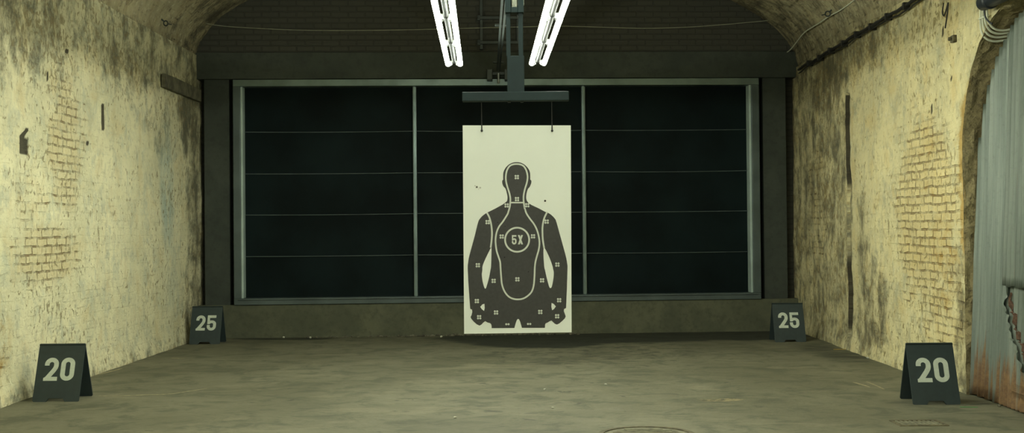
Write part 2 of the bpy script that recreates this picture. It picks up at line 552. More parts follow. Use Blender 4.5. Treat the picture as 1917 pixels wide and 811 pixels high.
def glyph(ch):
    """condensed grotesque glyph, unit height, centred on x=0: list of loop sets"""
    w = 0.185
    a = 0.185          # half width of the stroke's centre line
    r = 0.185
    t = w / 2
    if ch == '0':
        path = arc(0, 1 - t - r, a, r, 0, 180) + arc(0, t + r, a, r, 180, 360)
        return [stroke_loop(path, w, True)]
    if ch == '2':
        path = [(-a, 1 - t - r - 0.06)] + arc(0, 1 - t - r, a, r, 180, 0) + [(a, 0.64), (0.165, 0.555), (0.10, 0.44), (-0.17, 0.06)]
        bar = [(-a - t + 0.005, 0), (a + t, 0), (a + t, 0.17), (-a - t + 0.06, 0.17)]
        foot = [(-a - t + 0.005, 0), (-0.04, 0.0), (0.0, 0.172), (-a + 0.02, 0.172), (-a - t + 0.005, 0.13)]
        return [stroke_loop(path, w), [bar], [foot]]
    if ch == '5':
        top = [(-a - t + 0.02, 0.83), (a + t - 0.02, 0.83), (a + t - 0.02, 1), (-a - t + 0.02, 1)]
        stem = [(-a - t + 0.02, 0.42), (-a + t - 0.02, 0.42), (-a + t - 0.02, 0.85), (-a - t + 0.02, 0.85)]
        bowl = [(-a + 0.01, 0.46)] + arc(0, 0.43, a, 0.145, 150, 0, 10) + arc(0, t + r - 0.01, a, r, 0, -180) + [(-a, 0.36)]
        return [[top], [stem], stroke_loop(bowl, w * 0.96)]
    if ch == 'X':
        h = 0.125
        e = 0.30
        return [[[(-e, 0), (-e + 2 * h - 0.03, 0), (e, 1), (e - 2 * h + 0.03, 1)]],
                [[(e, 0), (e - 2 * h + 0.03, 0), (-e, 1), (-e + 2 * h - 0.03, 1)]]]


def write(bm, text, cx, z0, h, gap, M, t, sx=1.0):
    adv = 0.57 * h * sx + gap
    x = cx - adv * (len(text) - 1) / 2
    for ch in text:
        for i, loops in enumerate(glyph(ch)):
            slab2d(bm, [[(x + p[0] * h * sx, z0 + p[1] * h) for p in L] for L in loops], M, t + i * 0.00008)
        x += adv


# ------------------------------------------------------------------ setting: geometry of the arch
WLX = -4.10                       # left wall
def WRX(y):
    return 3.70 + 0.018 * (y - 9.4)
ZL, ZR = 3.65, 3.47               # springing heights
YN, YF = -3.0, 16.1
AY, AZ, AR = 8.54, 2.00, 1.04     # side arch in the right wall
VB = 1.45


def fbm(p, s, o=3):
    return noise.fractal(Vector(p) * s, 1.0, 2.0, o)


def smooth(x, a, b):
    t = min(1, max(0, (x - a) / (b - a)))
    return t * t * (3 - 2 * t)


def blob(u, v, cu, cv, ru, rv):
    d = math.hypot((u - cu) / ru, (v - cv) / rv)
    return 1 - smooth(d, 0.35, 1.15)


def frange(a, b, s):
    n = max(1, int(round((b - a) / s)))
    return [a + (b - a) * i / n for i in range(n + 1)]


def grid_mesh(us, vs, f, masks, bm, uvl, ml, tl, flip=False):
    V = [[None] * len(vs) for _ in us]
    for i, u in enumerate(us):
        for j, v in enumerate(vs):
            q = f(u, v)
            uu, vv = q[1]
            vt = bm.verts.new(q[0])
            mk, tn = masks(uu, vv)
            vt[ml] = (*mk, 1)
            vt[tl] = (*tn, 1)
            V[i][j] = (vt, (uu, vv))
    for i in range(len(us) - 1):
        for j in range(len(vs) - 1):
            c = [V[i][j], V[i + 1][j], V[i + 1][j + 1], V[i][j + 1]]
            if flip:
                c = c[::-1]
            fc = bm.faces.new([x[0] for x in c])
            fc.smooth = True
            for lp, x in zip(fc.loops, c):
                lp[uvl].uv = x[1]


def wall_bm():
    bm = bmesh.new()
    return bm, bm.loops.layers.uv.new('UVMap'), bm.verts.layers.float_color.new('mask'), bm.verts.layers.float_color.new('tint')


YS = sorted(set([round(y, 3) for y in frange(YN, 8.8, 0.25) + frange(8.8, 16.1, 0.04)]))
ZS = frange(-0.05, 3.70, 0.045)

# left wall ---------------------------------------------------------
HOLES_L = [(9.895, 2.13, 0.10, 0.085), (9.90, 2.23, 0.055, 0.06), (11.75, 2.55, 0.04, 0.15),
           (10.37, 2.76, 0.03, 0.05), (10.83, 3.07, 0.05, 0.03), (11.35, 2.25, 0.035, 0.035)]


def mask_left(u, v):
    ex = max(0.72 * blob(u, v, 10.8, 2.2, 0.60, 0.95), 0.78 * blob(u, v, 10.35, 1.2, 1.0, 0.42),
             0.45 * blob(u, v, 10.0, 1.6, 0.5, 0.5), 0.40 * blob(u, v, 9.3, 0.35, 0.35, 0.4))
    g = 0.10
    g = max(g, 0.52 * blob(u, v, 12.6, 3.25, 1.9, 0.62), 0.58 * blob(u, v, 9.8, 3.35, 1.9, 0.95), 0.45 * smooth(v, 2.5, 3.4),  # upper blob and top band: dirt plus light falloff painted in
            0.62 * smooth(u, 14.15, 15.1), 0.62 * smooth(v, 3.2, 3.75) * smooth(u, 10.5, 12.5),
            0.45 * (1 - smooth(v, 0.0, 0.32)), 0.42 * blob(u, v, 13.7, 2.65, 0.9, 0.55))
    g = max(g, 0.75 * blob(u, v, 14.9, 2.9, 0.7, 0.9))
    b = max(0.75 * blob(u, v, 13.95, 1.9, 0.32, 1.0), 0.3 * blob(u, v, 14.1, 1.0, 0.4, 0.9))
    h = 0
    for hy, hz, a, c in HOLES_L:
        h = max(h, 1 - smooth(max(abs(u - hy) / a, abs(v - hz) / c), 0.75, 1.05))
    oc = max(0.5 * (1 - smooth(v, 0.0, 0.10)) * smooth(u, 9.0, 11), 0.55 * blob(u, v, 9.35, 0.5, 0.2, 0.35))
    return (ex, g, b), (oc, h, 0)


def f_left(u, v):
    d = 0.018 * fbm((u, v, 1.3), 0.9) + 0.008 * fbm((u, v, 7.7), 4.0)
    for hy, hz, a, c in HOLES_L[:1]:
        if abs(u - hy) < a and abs(v - hz) < c:
            d -= 0.035
    # the foot of the wall flares a little
    d += 0.05 * (1 - smooth(v, 0.0, 0.25)) * (0.6 + 0.4 * fbm((u, 0, 3), 2))
    return (WLX + d, u, v), (u, v)


bm, uvl, ml, tl = wall_bm()
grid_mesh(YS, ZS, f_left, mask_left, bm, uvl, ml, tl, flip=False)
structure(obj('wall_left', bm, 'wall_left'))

# right wall --------------------------------------------------------
GR0, GR1 = 13.02, 13.20           # upright slot


def slot_depth(z):
    return min(1, max(0, 0.45 + 0.5 * smooth(z, 1.7, 2.1) + 0.35 * smooth(z, 0.2, 0.4) * (1 - smooth(z, 0.8, 1.1))
                      - 0.45 * (1 - smooth(z, 0.0, 0.3)) + 0.35 * fbm((0.3, z, 6.6), 2.6, 4)))


HOLES_R = [(10.05, 3.04, 0.035, 0.045), (10.35, 2.42, 0.022, 0.045), (9.85, 2.62, 0.02, 0.02)]


def mask_right(u, v):
    ex = max(0.90 * blob(u, v, 10.55, 1.5, 1.15, 1.15), 0.65 * blob(u, v, 10.1, 0.75, 0.8, 0.75), 0.45 * blob(u, v, 14.6, 1.6, 0.8, 1.4),
             0.30 * blob(u, v, 12.1, 0.55, 0.8, 0.5))
    g = 0.10
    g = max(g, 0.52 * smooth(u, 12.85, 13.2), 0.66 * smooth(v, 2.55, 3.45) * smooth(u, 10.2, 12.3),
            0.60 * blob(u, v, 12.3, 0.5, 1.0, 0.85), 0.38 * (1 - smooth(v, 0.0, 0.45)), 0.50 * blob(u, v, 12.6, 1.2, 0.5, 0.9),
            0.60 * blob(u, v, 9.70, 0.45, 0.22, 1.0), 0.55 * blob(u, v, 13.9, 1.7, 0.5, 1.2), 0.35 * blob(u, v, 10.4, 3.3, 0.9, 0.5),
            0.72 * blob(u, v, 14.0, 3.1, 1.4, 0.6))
    h = 0
    for hy, hz, a, c in HOLES_R:
        h = max(h, 1 - smooth(max(abs(u - hy) / a, abs(v - hz) / c), 0.75, 1.05))
    zt = 2.85
    if GR0 - 0.006 <= u <= GR1 + 0.006 and v < zt:
        h = slot_depth(v)
    dj = math.hypot(u - AY, max(0, v - AZ)) - AR if u > AY else 9
    oc = 0.95 * (1 - smooth(dj, 0.0, 0.26)) * smooth(v, 0.7, 1.4) * (1 - smooth(v, 2.3, 2.8))
    oc = max(oc, 0.50 * blob(u, v, 10.1, 1.15, 0.6, 0.8), 0.45 * (1 - smooth(v, 0, 0.12)) * smooth(u, 12, 13), 0.42 * blob(u, v, 10.45, 1.95, 0.5, 0.5))
    return (ex, g, 0), (oc, h, 0)


def f_right0(u, v):
    d = 0.016 * fbm((u, v, 21.3), 0.9) + 0.008 * fbm((u, v, 27.7), 4.0)
    d += 0.05 * (1 - smooth(v, 0.0, 0.22)) * smooth(u, 10.2, 11.5) * (0.6 + 0.4 * fbm((u, 0, 3), 2))
    if GR0 - .001 <= u <= GR1 + .001 and v < 2.87:
        d -= 0.075 * slot_depth(v)
    yj = u + (0.022 * fbm((0.3, v, 8.8), 5.0, 3) if abs(u - 13.11) < 0.3 else 0)
    return (WRX(u) - d, yj, v), (u, v)


def edge_noise(y, z):
    return 0.020 * fbm((y, z, 3.1), 6.0, 4)


def arch_point(a):
    """ragged arch edge; a = 0 at the far springing"""
    y, z = AY + AR * math.cos(a), AZ + AR * math.sin(a)
    r = AR + edge_noise(y, z)
    return AY + r * math.cos(a), AZ + r * math.sin(a)


def f_far(u, v):
    p, q = f_right0(u, v)
    if u <= JY1 + 0.001:
        e = edge_noise(JY1, min(v, AZ))
        return (p[0], p[1] + e, p[2]), (u + e, v)
    return p, q


bm, uvl, ml, tl = wall_bm()
JY0, JY1 = AY - AR, AY + AR
ys_far = sorted(set([JY1] + [y for y in YS if y > JY1 + 0.02] + [GR0 - 0.004, GR0, GR1, GR1 + 0.004]))
ys_near = [y for y in YS if y < JY0 - 0.02] + [JY0]
zr = frange(-0.05, 3.52, 0.045)
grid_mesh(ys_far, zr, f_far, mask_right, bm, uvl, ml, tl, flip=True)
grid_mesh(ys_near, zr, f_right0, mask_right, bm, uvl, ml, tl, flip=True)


def arch_z(y):
    return AZ + math.sqrt(max(0.0, AR * AR - (y - AY) ** 2))


def f_over(a, t):
    y, z0 = arch_point(math.pi - a)
    z = z0 + (3.52 - z0) * t
    return f_right0(y, z)


grid_mesh([math.pi * i / 60 for i in range(61)], [i / 26 for i in range(27)], f_over, mask_right, bm, uvl, ml, tl, flip=True)
structure(obj('wall_right', bm, 'wall_right'))

# reveal of the arch (brick jamb and soffit), and the dark closure behind the sheets
path = [(JY1 + edge_noise(JY1, z), z) for z in frange(-0.05, AZ, 0.045)][:-1] + [arch_point(math.pi * i / 60) for i in range(61)] \
    + [(JY0, z) for z in frange(AZ, -0.05, 0.06)][1:]
bm = bmesh.new()
cols = []
for (y, z) in path:
    row = []
    for k in range(9):
        x = WRX(y) - 0.012 + 0.045 * k
        w = 0.022 * fbm((y * 1.0, z, k * 0.25), 6.0, 3) * (1 if 0 < k else 0.6)
        cy_, cz_ = (y - AY), max(0, z - AZ)
        n_ = Vector((cy_, cz_)).normalized() if (cy_ or cz_) else Vector((1, 0))
        row.append(bm.verts.new((x, y + n_.x * w, z + n_.y * w)))
    cols.append(row)
for a, b in zip(cols, cols[1:]):
    for k in range(8):
        f_ = bm.faces.new((a[k], b[k], b[k + 1], a[k + 1]))
box(bm, (WRX(8.5) + 0.34, JY0 - 0.2, -0.05), (WRX(8.5) + 0.42, JY1 + 0.2, 3.3))
structure(obj('trim_4', bm, 'jamb', smooth=False))

# vault -------------------------------------------------------------
VC, VA = (WLX + WRX(13)) / 2, (WRX(13) - WLX) / 2 + 0.02


def vault_pt(a, y):
    """a: 0 at right spring .. pi at left spring"""
    c, s = math.cos(a), math.sin(a)
    zs = ZR + (ZL - ZR) * (a / math.pi)
    return Vector((VC + VA * c + (WRX(y) - WRX(13)) * max(0, c), y, zs + VB * s))


def mask_vault(u, v):
    # v: arc length from the right spring, total about 9.3
    vl = VLEN - v
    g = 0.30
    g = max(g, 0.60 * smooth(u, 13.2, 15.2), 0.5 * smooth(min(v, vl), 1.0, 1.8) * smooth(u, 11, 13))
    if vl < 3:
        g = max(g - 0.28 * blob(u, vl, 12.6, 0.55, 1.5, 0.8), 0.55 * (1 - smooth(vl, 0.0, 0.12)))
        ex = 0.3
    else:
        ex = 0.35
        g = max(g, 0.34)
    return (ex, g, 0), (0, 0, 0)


angs = frange(0, math.pi, math.pi / 150)
VLEN = 0.0
alen = [0.0]
for a0, a1 in zip(angs, angs[1:]):
    VLEN += (vault_pt(a1, 13) - vault_pt(a0, 13)).length
    alen.append(VLEN)


def f_vault(i, y):
    a = angs[int(i)]
    p = vault_pt(a, y)
    n_ = Vector((math.cos(a) / VA, 0, math.sin(a) / VB)).normalized()
    p = p + n_ * (0.022 * fbm((y, alen[int(i)], 40.2), 1.1) + 0.012 * fbm((y, alen[int(i)], 3.2), 5.0))
    return p, (y, alen[int(i)])


bm, uvl, ml, tl = wall_bm()
ysv = sorted(set([round(y, 3) for y in frange(YN, 8.8, 0.3) + frange(8.8, 16.1, 0.06)]))
grid_mesh(list(range(len(angs))), ysv, f_vault, mask_vault, bm, uvl, ml, tl, flip=False)
structure(obj('ceiling', bm, 'vault'))


def on_vault(px, py, off=0.03):
    """point where a sight line meets the vault, a little below its face"""
    d = ray(px, py)
    lo, hi = 3.0, 16.2

    def inside(y):
        p = Vector((0, 0, CAMZ)) + d * (y / d.y)
        c = min(1, max(-1, (p.x - VC) / VA))
        a = math.acos(c)
        zs = ZR + (ZL - ZR) * (a / math.pi)
        return p.z < zs + VB * math.sqrt(max(0, 1 - c * c)) and abs((p.x - VC) / VA) < 1
    y = lo
    while y < hi and inside(y):
        y += 0.02
    p = Vector((0, 0, CAMZ)) + d * (y / d.y)
    n_ = Vector(((p.x - VC) / VA ** 2, 0, max(0.05, p.z - ZR) / VB ** 2)).normalized()
    return p - n_ * off


# floor -------------------------------------------------------------
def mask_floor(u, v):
    st = max(1.0 * blob(u, v, 0.9, 15.1, 2.4, 1.25), 0.8 * blob(u, v, 0.35, 14.2, 1.1, 0.7), 1.0 * blob(u, v, 2.8, 15.2, 1.5, 1.0),  # damp patch at the back, with the shadow there painted in
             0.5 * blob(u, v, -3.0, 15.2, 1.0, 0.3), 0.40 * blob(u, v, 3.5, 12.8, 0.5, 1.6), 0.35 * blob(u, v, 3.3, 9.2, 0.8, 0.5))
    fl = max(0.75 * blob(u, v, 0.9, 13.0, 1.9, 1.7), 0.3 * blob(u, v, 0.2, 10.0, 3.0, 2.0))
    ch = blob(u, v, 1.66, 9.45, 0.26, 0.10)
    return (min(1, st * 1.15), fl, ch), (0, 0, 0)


def f_floor(u, v):
    z = 0.006 * fbm((u, v, 0.3), 0.7)
    z -= 0.012 * blob(u, v, 1.66, 9.45, 0.22, 0.09)
    return (u, v, z), (u, v)


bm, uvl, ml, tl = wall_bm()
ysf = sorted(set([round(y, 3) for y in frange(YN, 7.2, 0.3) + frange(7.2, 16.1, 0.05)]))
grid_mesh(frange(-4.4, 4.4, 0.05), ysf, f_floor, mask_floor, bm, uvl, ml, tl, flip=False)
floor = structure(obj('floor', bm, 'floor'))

# near end closing wall, behind the camera
bm = bmesh.new()
box(bm, (-4.5, YN - 0.3, -0.1), (4.3, YN, 5.4))
structure(obj('wall_front', bm, 'conc'))

# back wall: local frame u (along the wall), w (towards the room), z
BA = math.radians(2.6)
MB = Matrix.Translation((0, 15.5, 0)) @ Matrix.Rotation(BA, 4, 'Z')


def bbox(bm, u0, u1, w0, w1, z0, z1, bevel=0.0):
    """box on the back wall; w grows towards the room"""
    return box(bm, (u0, -w1, z0), (u1, -w0, z1), MB, bevel)


bm = bmesh.new()
uvl = bm.loops.layers.uv.new('UVMap')
bbox(bm, -4.35, 4.15, -0.55, -0.20, -0.1, 5.4)
bbox(bm, -4.35, 4.15, -0.2, 0.0, 3.72, 5.4)
bbox(bm, -4.35, 4.15, -0.1, 0.012, 3.86, 3.885)
MBI = MB.inverted()
for f_ in bm.faces:
    for lp in f_.loops:
        q = MBI @ lp.vert.co
        lp[uvl].uv = (q.x, q.z)
structure(obj('wall_back', bm, 'brickback'))


def rough_box(u0, u1, w0, w1, z0, z1, step=0.08, amp=0.006, seed=0.0):
    bm = bmesh.new()
    vs = bbox(bm, u0, u1, w0, w1, z0, z1, 0.008)
    nu, nz = max(1, int((u1 - u0) / step)), max(1, int((z1 - z0) / step))
    for i in range(1, nu):
        q = MB @ Vector((u0 + (u1 - u0) * i / nu, 0, 0))
        bmesh.ops.bisect_plane(bm, geom=bm.verts[:] + bm.edges[:] + bm.faces[:], plane_co=q, plane_no=MB.to_3x3() @ Vector((1, 0, 0)))
    for i in range(1, nz):
        bmesh.ops.bisect_plane(bm, geom=bm.verts[:] + bm.edges[:] + bm.faces[:], plane_co=(0, 0, z0 + (z1 - z0) * i / nz), plane_no=(0, 0, 1))
    for v in bm.verts:
        v.co += Vector((0, -1, 0)) * amp * fbm(v.co + Vector((seed, 0, 0)), 3.0) + Vector((0, 0, 1)) * amp * 0.6 * fbm(v.co + Vector((0, seed, 9)), 4.0)
    return bm


structure(obj('trim_1', rough_box(-4.35, 4.15, -0.2, 0.035, 3.385, 3.735, seed=1), 'conc'))     # lintel
structure(obj('baseboard_back', rough_box(-4.35, 4.15, -0.2, 0.02, -0.05, 0.428, seed=5), 'plinth'))
structure(obj('trim_2', rough_box(-4.03, -3.70, -0.2, -0.035, 0.40, 3.40, seed=7), 'conc'))      # left pier
structure(obj('trim_3', rough_box(3.375, 3.69, -0.2, -0.035, 0.40, 3.40, seed=9), 'conc'))       # right pier

# window ------------------------------------------------------------
win = structure(bpy.data.objects.new('window_1', None))
COL.objects.link(win)
win.location = MB @ Vector((0, 0, 0.43))
win.rotation_euler = (0, 0, BA)
U0, U1, Z0, Z1 = -3.640, 3.310, 0.430, 3.378
I0, I1, J0, J1 = -3.545, 3.205, 0.515, 3.288        # opening
M1, M2 = -1.276, 0.968
ROWS = [1.059, 1.608, 2.150, 2.704]


def wbox(bm, u0, u1, w0, w1, z0, z1, bevel=0.0):
    return box(bm, (u0, -w1, z0 - 0.43), (u1, -w0, z1 - 0.43), None, bevel)


for nm, (a, b, c, d) in [('jamb', (U0, I0, J0, J1)), ('jamb', (I1, U1, J0, J1)), ('head', (U0, U1, J1, Z1)), ('sill', (U0, U1, Z0, J0))]:
    bm = bmesh.new()
    wbox(bm, a, b, -0.19, 0.04, c, d, 0.006)
    if nm == 'sill':
        wbox(bm, a + 0.05, b - 0.05, -0.05, 0.055, d - 0.022, d - 0.004, 0.004)
    if nm == 'jamb':
        s_ = (b, b + 0.028) if a < 0 else (a - 0.028, a)
        b2 = bmesh.new()
        wbox(b2, s_[0], s_[1], -0.185, 0.020, c + 0.002, d - 0.002, 0.003)
        obj('jamb_lit_edge', b2, 'lit_reveal', win)  # edge strip, paler to stand for light on the reveal
    obj(nm, bm, 'frame' if nm == 'head' else 'frame_dull', win)
for mx in (M1, M2):
    bm = bmesh.new()
    wbox(bm, mx - 0.024, mx + 0.024, -0.16, -0.05, J0, J1, 0.004)
    wbox(bm, mx - 0.012, mx + 0.012, -0.05, -0.025, J0, J1, 0.003)
    obj('mullion', bm, 'frame', win)
random.seed(3)
cells = [(I0, M1 - 0.02), (M1 + 0.02, M2 - 0.02), (M2 + 0.02, I1)]
for (a, b) in cells:
    zz = [J0] + ROWS + [J1]
    for z in ROWS:
        bm = bmesh.new()
        sag = random.uniform(0.002, 0.010)
        pts = [(a + (b - a) * i / 12, 0.125, z - 0.43 - sag * (1 - (2 * i / 12 - 1) ** 2)) for i in range(13)]
        tube(bm, pts, 0.0052, 6)
        obj('glazing_bar', bm, 'bar', win)
    for z0_, z1_ in zip(zz, zz[1:]):
        bm = bmesh.new()
        wbox(bm, a - 0.01, b + 0.01, -0.165, -0.14, z0_, z1_)
        obj('pane', bm, 'pane', win)

# ------------------------------------------------------------------ lamps: two rows of twin battens
LZ = 3.20


def row_x(side, y):
    return (-0.615 + 0.0243 * (12.76 - y)) if side < 0 else (0.295 + 0.0235 * (12.76 - y))


def batten(side, y0, y1, label, group):
    yc = (y0 + y1) / 2
    half = (y1 - y0) / 2 - 0.004
    t = thing('fluorescent_light', label, 'light', (row_x(side, yc), yc, LZ), math.atan(0.024), group)
    bm = bmesh.new()
    box(bm, (-0.019, -half, 0.0), (0.019, half, 0.05), None, 0.004)
    obj('batten', bm, 'batten', t)
    bm = bmesh.new()
    for s in (-1, 1):
        box(bm, (s * 0.009 - 0.006, -half + 0.01, -0.006), (s * 0.009 + 0.006, half - 0.01, 0.002), None, 0.002)
    obj('cover_strip', bm, 'batten_strip', t)
    for s in (-1, 1):
        bm = bmesh.new()
        tube(bm, [(s * 0.069, -half + 0.03, -0.012), (s * 0.069, half - 0.03, -0.012)], 0.025, 14)
        obj('tube', bm, 'tube', t, True)
        for e in (-1, 1):
            bm = bmesh.new()
            y_ = e * (half - 0.016)
            box(bm, (min(s * 0.019, s * 0.078), y_ - 0.010, -0.016), (max(s * 0.019, s * 0.078), y_ + 0.010, 0.026), None, 0.003)
            tube(bm, catmull([(s * 0.02, y_ - e * 0.02, -0.02), (s * 0.04, y_ - e * 0.02, -0.03), (s * 0.06, y_ - e * 0.018, -0.041), (s * 0.082, y_ - e * 0.015, -0.036)], 4), 0.0035, 6)
            obj('lamp_holder', bm, 'holder', t)
    return t


spans = [(11.37, 12.76), (10.0, 11.37), (8.61, 10.0)]
words = ['farthest lit twin tube batten of the {} ceiling row', 'middle lit twin tube batten of the {} ceiling row',
         'nearest visible twin tube batten of the {} ceiling row']
for side, nm in ((-1, 'left'), (1, 'right')):
    for (y0, y1), w in zip(spans, words):
        batten(side, y0, y1, w.format(nm), 'twin tube fluorescent battens')
    for k in (0, 1, 3, 4, 5, 6):  # unseen battens; count and gap set to light the target card
        batten(side, 8.61 - 1.39 * (k + 1), 8.61 - 1.39 * k, 'lit twin tube batten out of frame nearer the camera', 'fluorescent battens beyond the frame')
    # trunking channel that carries the row
    t = thing('light_trunking', 'slim grey channel carrying the {} row of twin tubes'.format(nm), 'light mount', (row_x(side, 7.2), 7.2, LZ + 0.05), math.atan(0.024), 'light row trunking')
    bm = bmesh.new()
    box(bm, (-0.016, -8.4, 0.0), (0.016, 5.54, 0.035), None, 0.003)
    obj('channel', bm, 'zinc', t)
    for yy in (0.9, -2.5, -6.0):
        bm = bmesh.new()
        tube(bm, [(0, yy, 0.03), (0, yy, 1.85)], 0.006, 8)
        obj('hanging_rod', bm, 'zinc', t)

# ------------------------------------------------------------------ target carrier
YT = 6.40
car = thing('target_carrier', 'green grey steel hanger with slotted post and wide crossbar', 'hanger', (0.025, YT, 2.10))


def cbox(bm, x0, x1, y0, y1, z0, z1, bev=0.003):
    return box(bm, (x0 - 0.025, y0 - YT, z0 - 2.10), (x1 - 0.025, y1 - YT, z1 - 2.10), None, bev)


bm = bmesh.new()
cbox(bm, -0.265, 0.316, 6.37, 6.43, 2.077, 2.127)
obj('crossbar', bm, 'post', car)
bm = bmesh.new()
cbox(bm, -0.019, 0.074, 6.385, 6.425, 2.127, 2.325)
cbox(bm, -0.023, 0.001, 6.385, 6.425, 2.32, 2.60)
cbox(bm, 0.044, 0.069, 6.385, 6.425, 2.32, 2.60)
obj('post', bm, 'post', car)
bm = bmesh.new()
cbox(bm, -0.028, 0.004, 6.37, 6.44, 2.558, 3.34)
cbox(bm, 0.042, 0.074, 6.37, 6.44, 2.558, 3.34)
cbox(bm, 0.004, 0.042, 6.37, 6.44, 2.558, 2.588)
cbox(bm, 0.004, 0.042, 6.41, 6.44, 2.588, 3.34)
obj('sleeve', bm, 'post', car)
bm = bmesh.new()
cbox(bm, 0.008, 0.038, 6.395, 6.411, 2.592, 2.80)
for k in (0, 1, 3, 4, 5, 6):
    cbox(bm, 0.011 + 0.010 * k, 0.016 + 0.010 * k, 6.389, 6.396, 2.60, 2.80, 0.001)
obj('slot_insert', bm, 'steelend', car)
for bx in (-0.01, 0.06):
    bm = bmesh.new()
    cbox(bm, bx - 0.008, bx + 0.008, 6.39, 6.41, 2.070, 2.078, 0.001)
    obj('bolt', bm, 'dark_steel', car)
bm = bmesh.new()
cbox(bm, -0.09, 0.13, 6.30, 6.52, 3.34, 3.418, 0.006)
obj('trolley', bm, 'dark_steel', car)

# overhead running rails for the carrier
rail = thing('overhead_rail', 'pair of slim dark rails running overhead to the back wall', 'rail', (0, 15.4, 3.45))
for xo in (-0.020, 0.020):
    bm = bmesh.new()
    y0, y1 = 1.0, 15.28
    x0, x1 = 0.164 + xo * 1.25, -0.160 + xo * 0.75
    ang = math.atan2(x1 - x0, y1 - y0)
    L = math.hypot(x1 - x0, y1 - y0)
    Mx = Matrix.Translation((x0, y0 - 15.4, 0.03)) @ Matrix.Rotation(-ang, 4, 'Z')
    box(bm, (-0.008, 0, -0.025), (0.008, L, 0.025), Mx, 0.002)
    box(bm, (-0.011, 0, -0.03), (0.011, L, -0.024), Mx)
    obj('rail', bm, 'rail', rail)
for yy in (14.9, 12.2, 9.4):
    bm = bmesh.new()
    xx = 0.164 - 0.324 * (yy - 1) / 14.28
    box(bm, (xx - 0.07, yy - 15.4 - 0.03, 0.055), (xx + 0.07, yy - 15.4 + 0.03, 0.075), None, 0.003)
    obj('rail_clamp', bm, 'rail', rail)
bm = bmesh.new()
for s in (-1, 1):
    box(bm, (-0.160 + s * 0.115 - 0.035, -0.13, -0.11), (-0.160 + s * 0.115 + 0.035, 0.10, 0.03), None, 0.006)
box(bm, (-0.29, 0.0, -0.03), (-0.06, 0.10, 0.01), None, 0.004)
obj('end_bracket', bm, 'rail', rail)
bm = bmesh.new()
tube(bm, [(-0.160, -0.10, -0.02), (-0.160, -0.10, -0.14)], [0.018, 0.012], 10)
tube(bm, [(-0.160, -0.10, -0.13), (-0.160, -0.10, -0.155)], [0.018, 0.010], 10)
obj('end_knob', bm, 'zinc', rail)
for yy in (8.0, 4.0):
    bm = bmesh.new()
    xx = 0.164 - 0.324 * (yy - 1) / 14.28
    tube(bm, [(xx, yy - 15.4, 0.06), (xx, yy - 15.4, 1.55)], 0.012, 8)
    obj('hanging_rod', bm, 'rail', rail)

# dark angle-iron frame fixed to the back wall above the lintel
fr = thing('wall_bracket_frame', 'dark angle iron frame on the brickwork beside the overhead rails', 'bracket', MB @ Vector((0, 0, 3.76)), BA)
bm = bmesh.new()
box(bm, (-0.405, -0.10, 0.0), (-0.365, -0.002, 1.45), None, 0.004)
obj('upright', bm, 'dark_steel', fr)
bm = bmesh.new()
box(bm, (0.075, -0.10, 0.10), (0.11, -0.002, 1.45), None, 0.004)
obj('upright', bm, 'dark_steel', fr)
for z in (0.085, 0.41):
    bm = bmesh.new()
    box(bm, (-0.44, -0.135, z - 0.02), (0.13, -0.095, z + 0.02), None, 0.004)
    box(bm, (-0.44, -0.135, z - 0.035), (-0.40, -0.09, z + 0.035), None, 0.004)
    obj('crosspiece', bm, 'dark_steel', fr)

# ------------------------------------------------------------------ the paper target
PW = [at(866.2, 235, YT), at(1068.5, 235, YT), at(869, 625, YT), at(1070, 622.3, YT)]
tgt = thing('shooting_target', 'cream card target with black printed torso figure marked 5X', 'target', (0.028, YT, 0.812))
MT = Matrix.Translation((-0.028, 0, -0.812))


def pl(px, py):
    p = at(px, py, YT)
    return (p.x, p.z)


def c1(pts): return [pl(860 + x / 7.3727, 290 + y / 7.3727) for x, y in pts]
def c2(pts): return [pl(860 + x / 7.3727, 390 + y / 7.3727) for x, y in pts]
def c3(pts): return [pl(860 + x / 6.2364, 500 + y / 6.2364) for x, y in pts]
def v2(pts): return [(p[0], p[1]) for p in pts]


def cm(pts, n=5, closed=False):
    return v2(catmull([(p[0], p[1], 0) for p in pts], n, closed))


bm = bmesh.new()
crn = [(PW[0].x, PW[0].z), (PW[1].x, PW[1].z), (PW[3].x, PW[3].z), (PW[2].x, PW[2].z)]
slab2d(bm, [crn], MT, 0.005)
board = obj('card', bm, 'paper', tgt)

T1 = Matrix.Translation((-0.028, -0.005, -0.812))
T2 = Matrix.Translation((-0.028, -0.0058, -0.812))
head = c1([(604, 345), (605, 260), (620, 210), (650, 165), (690, 130), (740, 108), (790, 102), (840, 108), (890, 130), (930, 165), (962, 210), (976, 260), (978, 345)])
ear_r = c1([(990, 350), (994, 375), (985, 410), (968, 445), (945, 475), (928, 530), (922, 590), (930, 630), (955, 665), (1000, 695)])
arm_r = c1([(1100, 742), (1190, 790)]) + c2([(1225, 65), (1265, 90), (1310, 135), (1335, 180), (1380, 340), (1430, 520), (1475, 690), (1492, 800)])
low = c3([(1262, 10), (1255, 250), (1245, 475), (1243, 480), (1222, 490), (1219, 515), (1232, 550), (1241, 577), (1230, 600), (1200, 630), (1165, 660), (1138, 672),
          (1115, 663), (1095, 645), (1075, 625), (1055, 632), (1030, 648), (1006, 658), (1000, 675), (998, 710), (730, 710), (720, 675), (708, 635), (697, 612), (687, 606),
          (678, 610), (668, 625), (655, 665), (642, 712), (377, 714), (376, 690), (371, 668), (358, 655), (330, 648), (302, 632), (280, 648), (258, 672), (235, 684),
          (205, 670), (170, 640), (140, 605), (131, 585), (143, 560), (151, 525), (148, 498), (130, 490), (126, 485), (115, 330), (103, 150), (97, 10)])
arm_l = c2([(117, 780), (130, 690), (150, 610), (180, 500), (215, 370), (240, 265), (262, 185), (280, 150), (320, 105), (375, 65)]) + c1([(390, 795), (500, 740)])
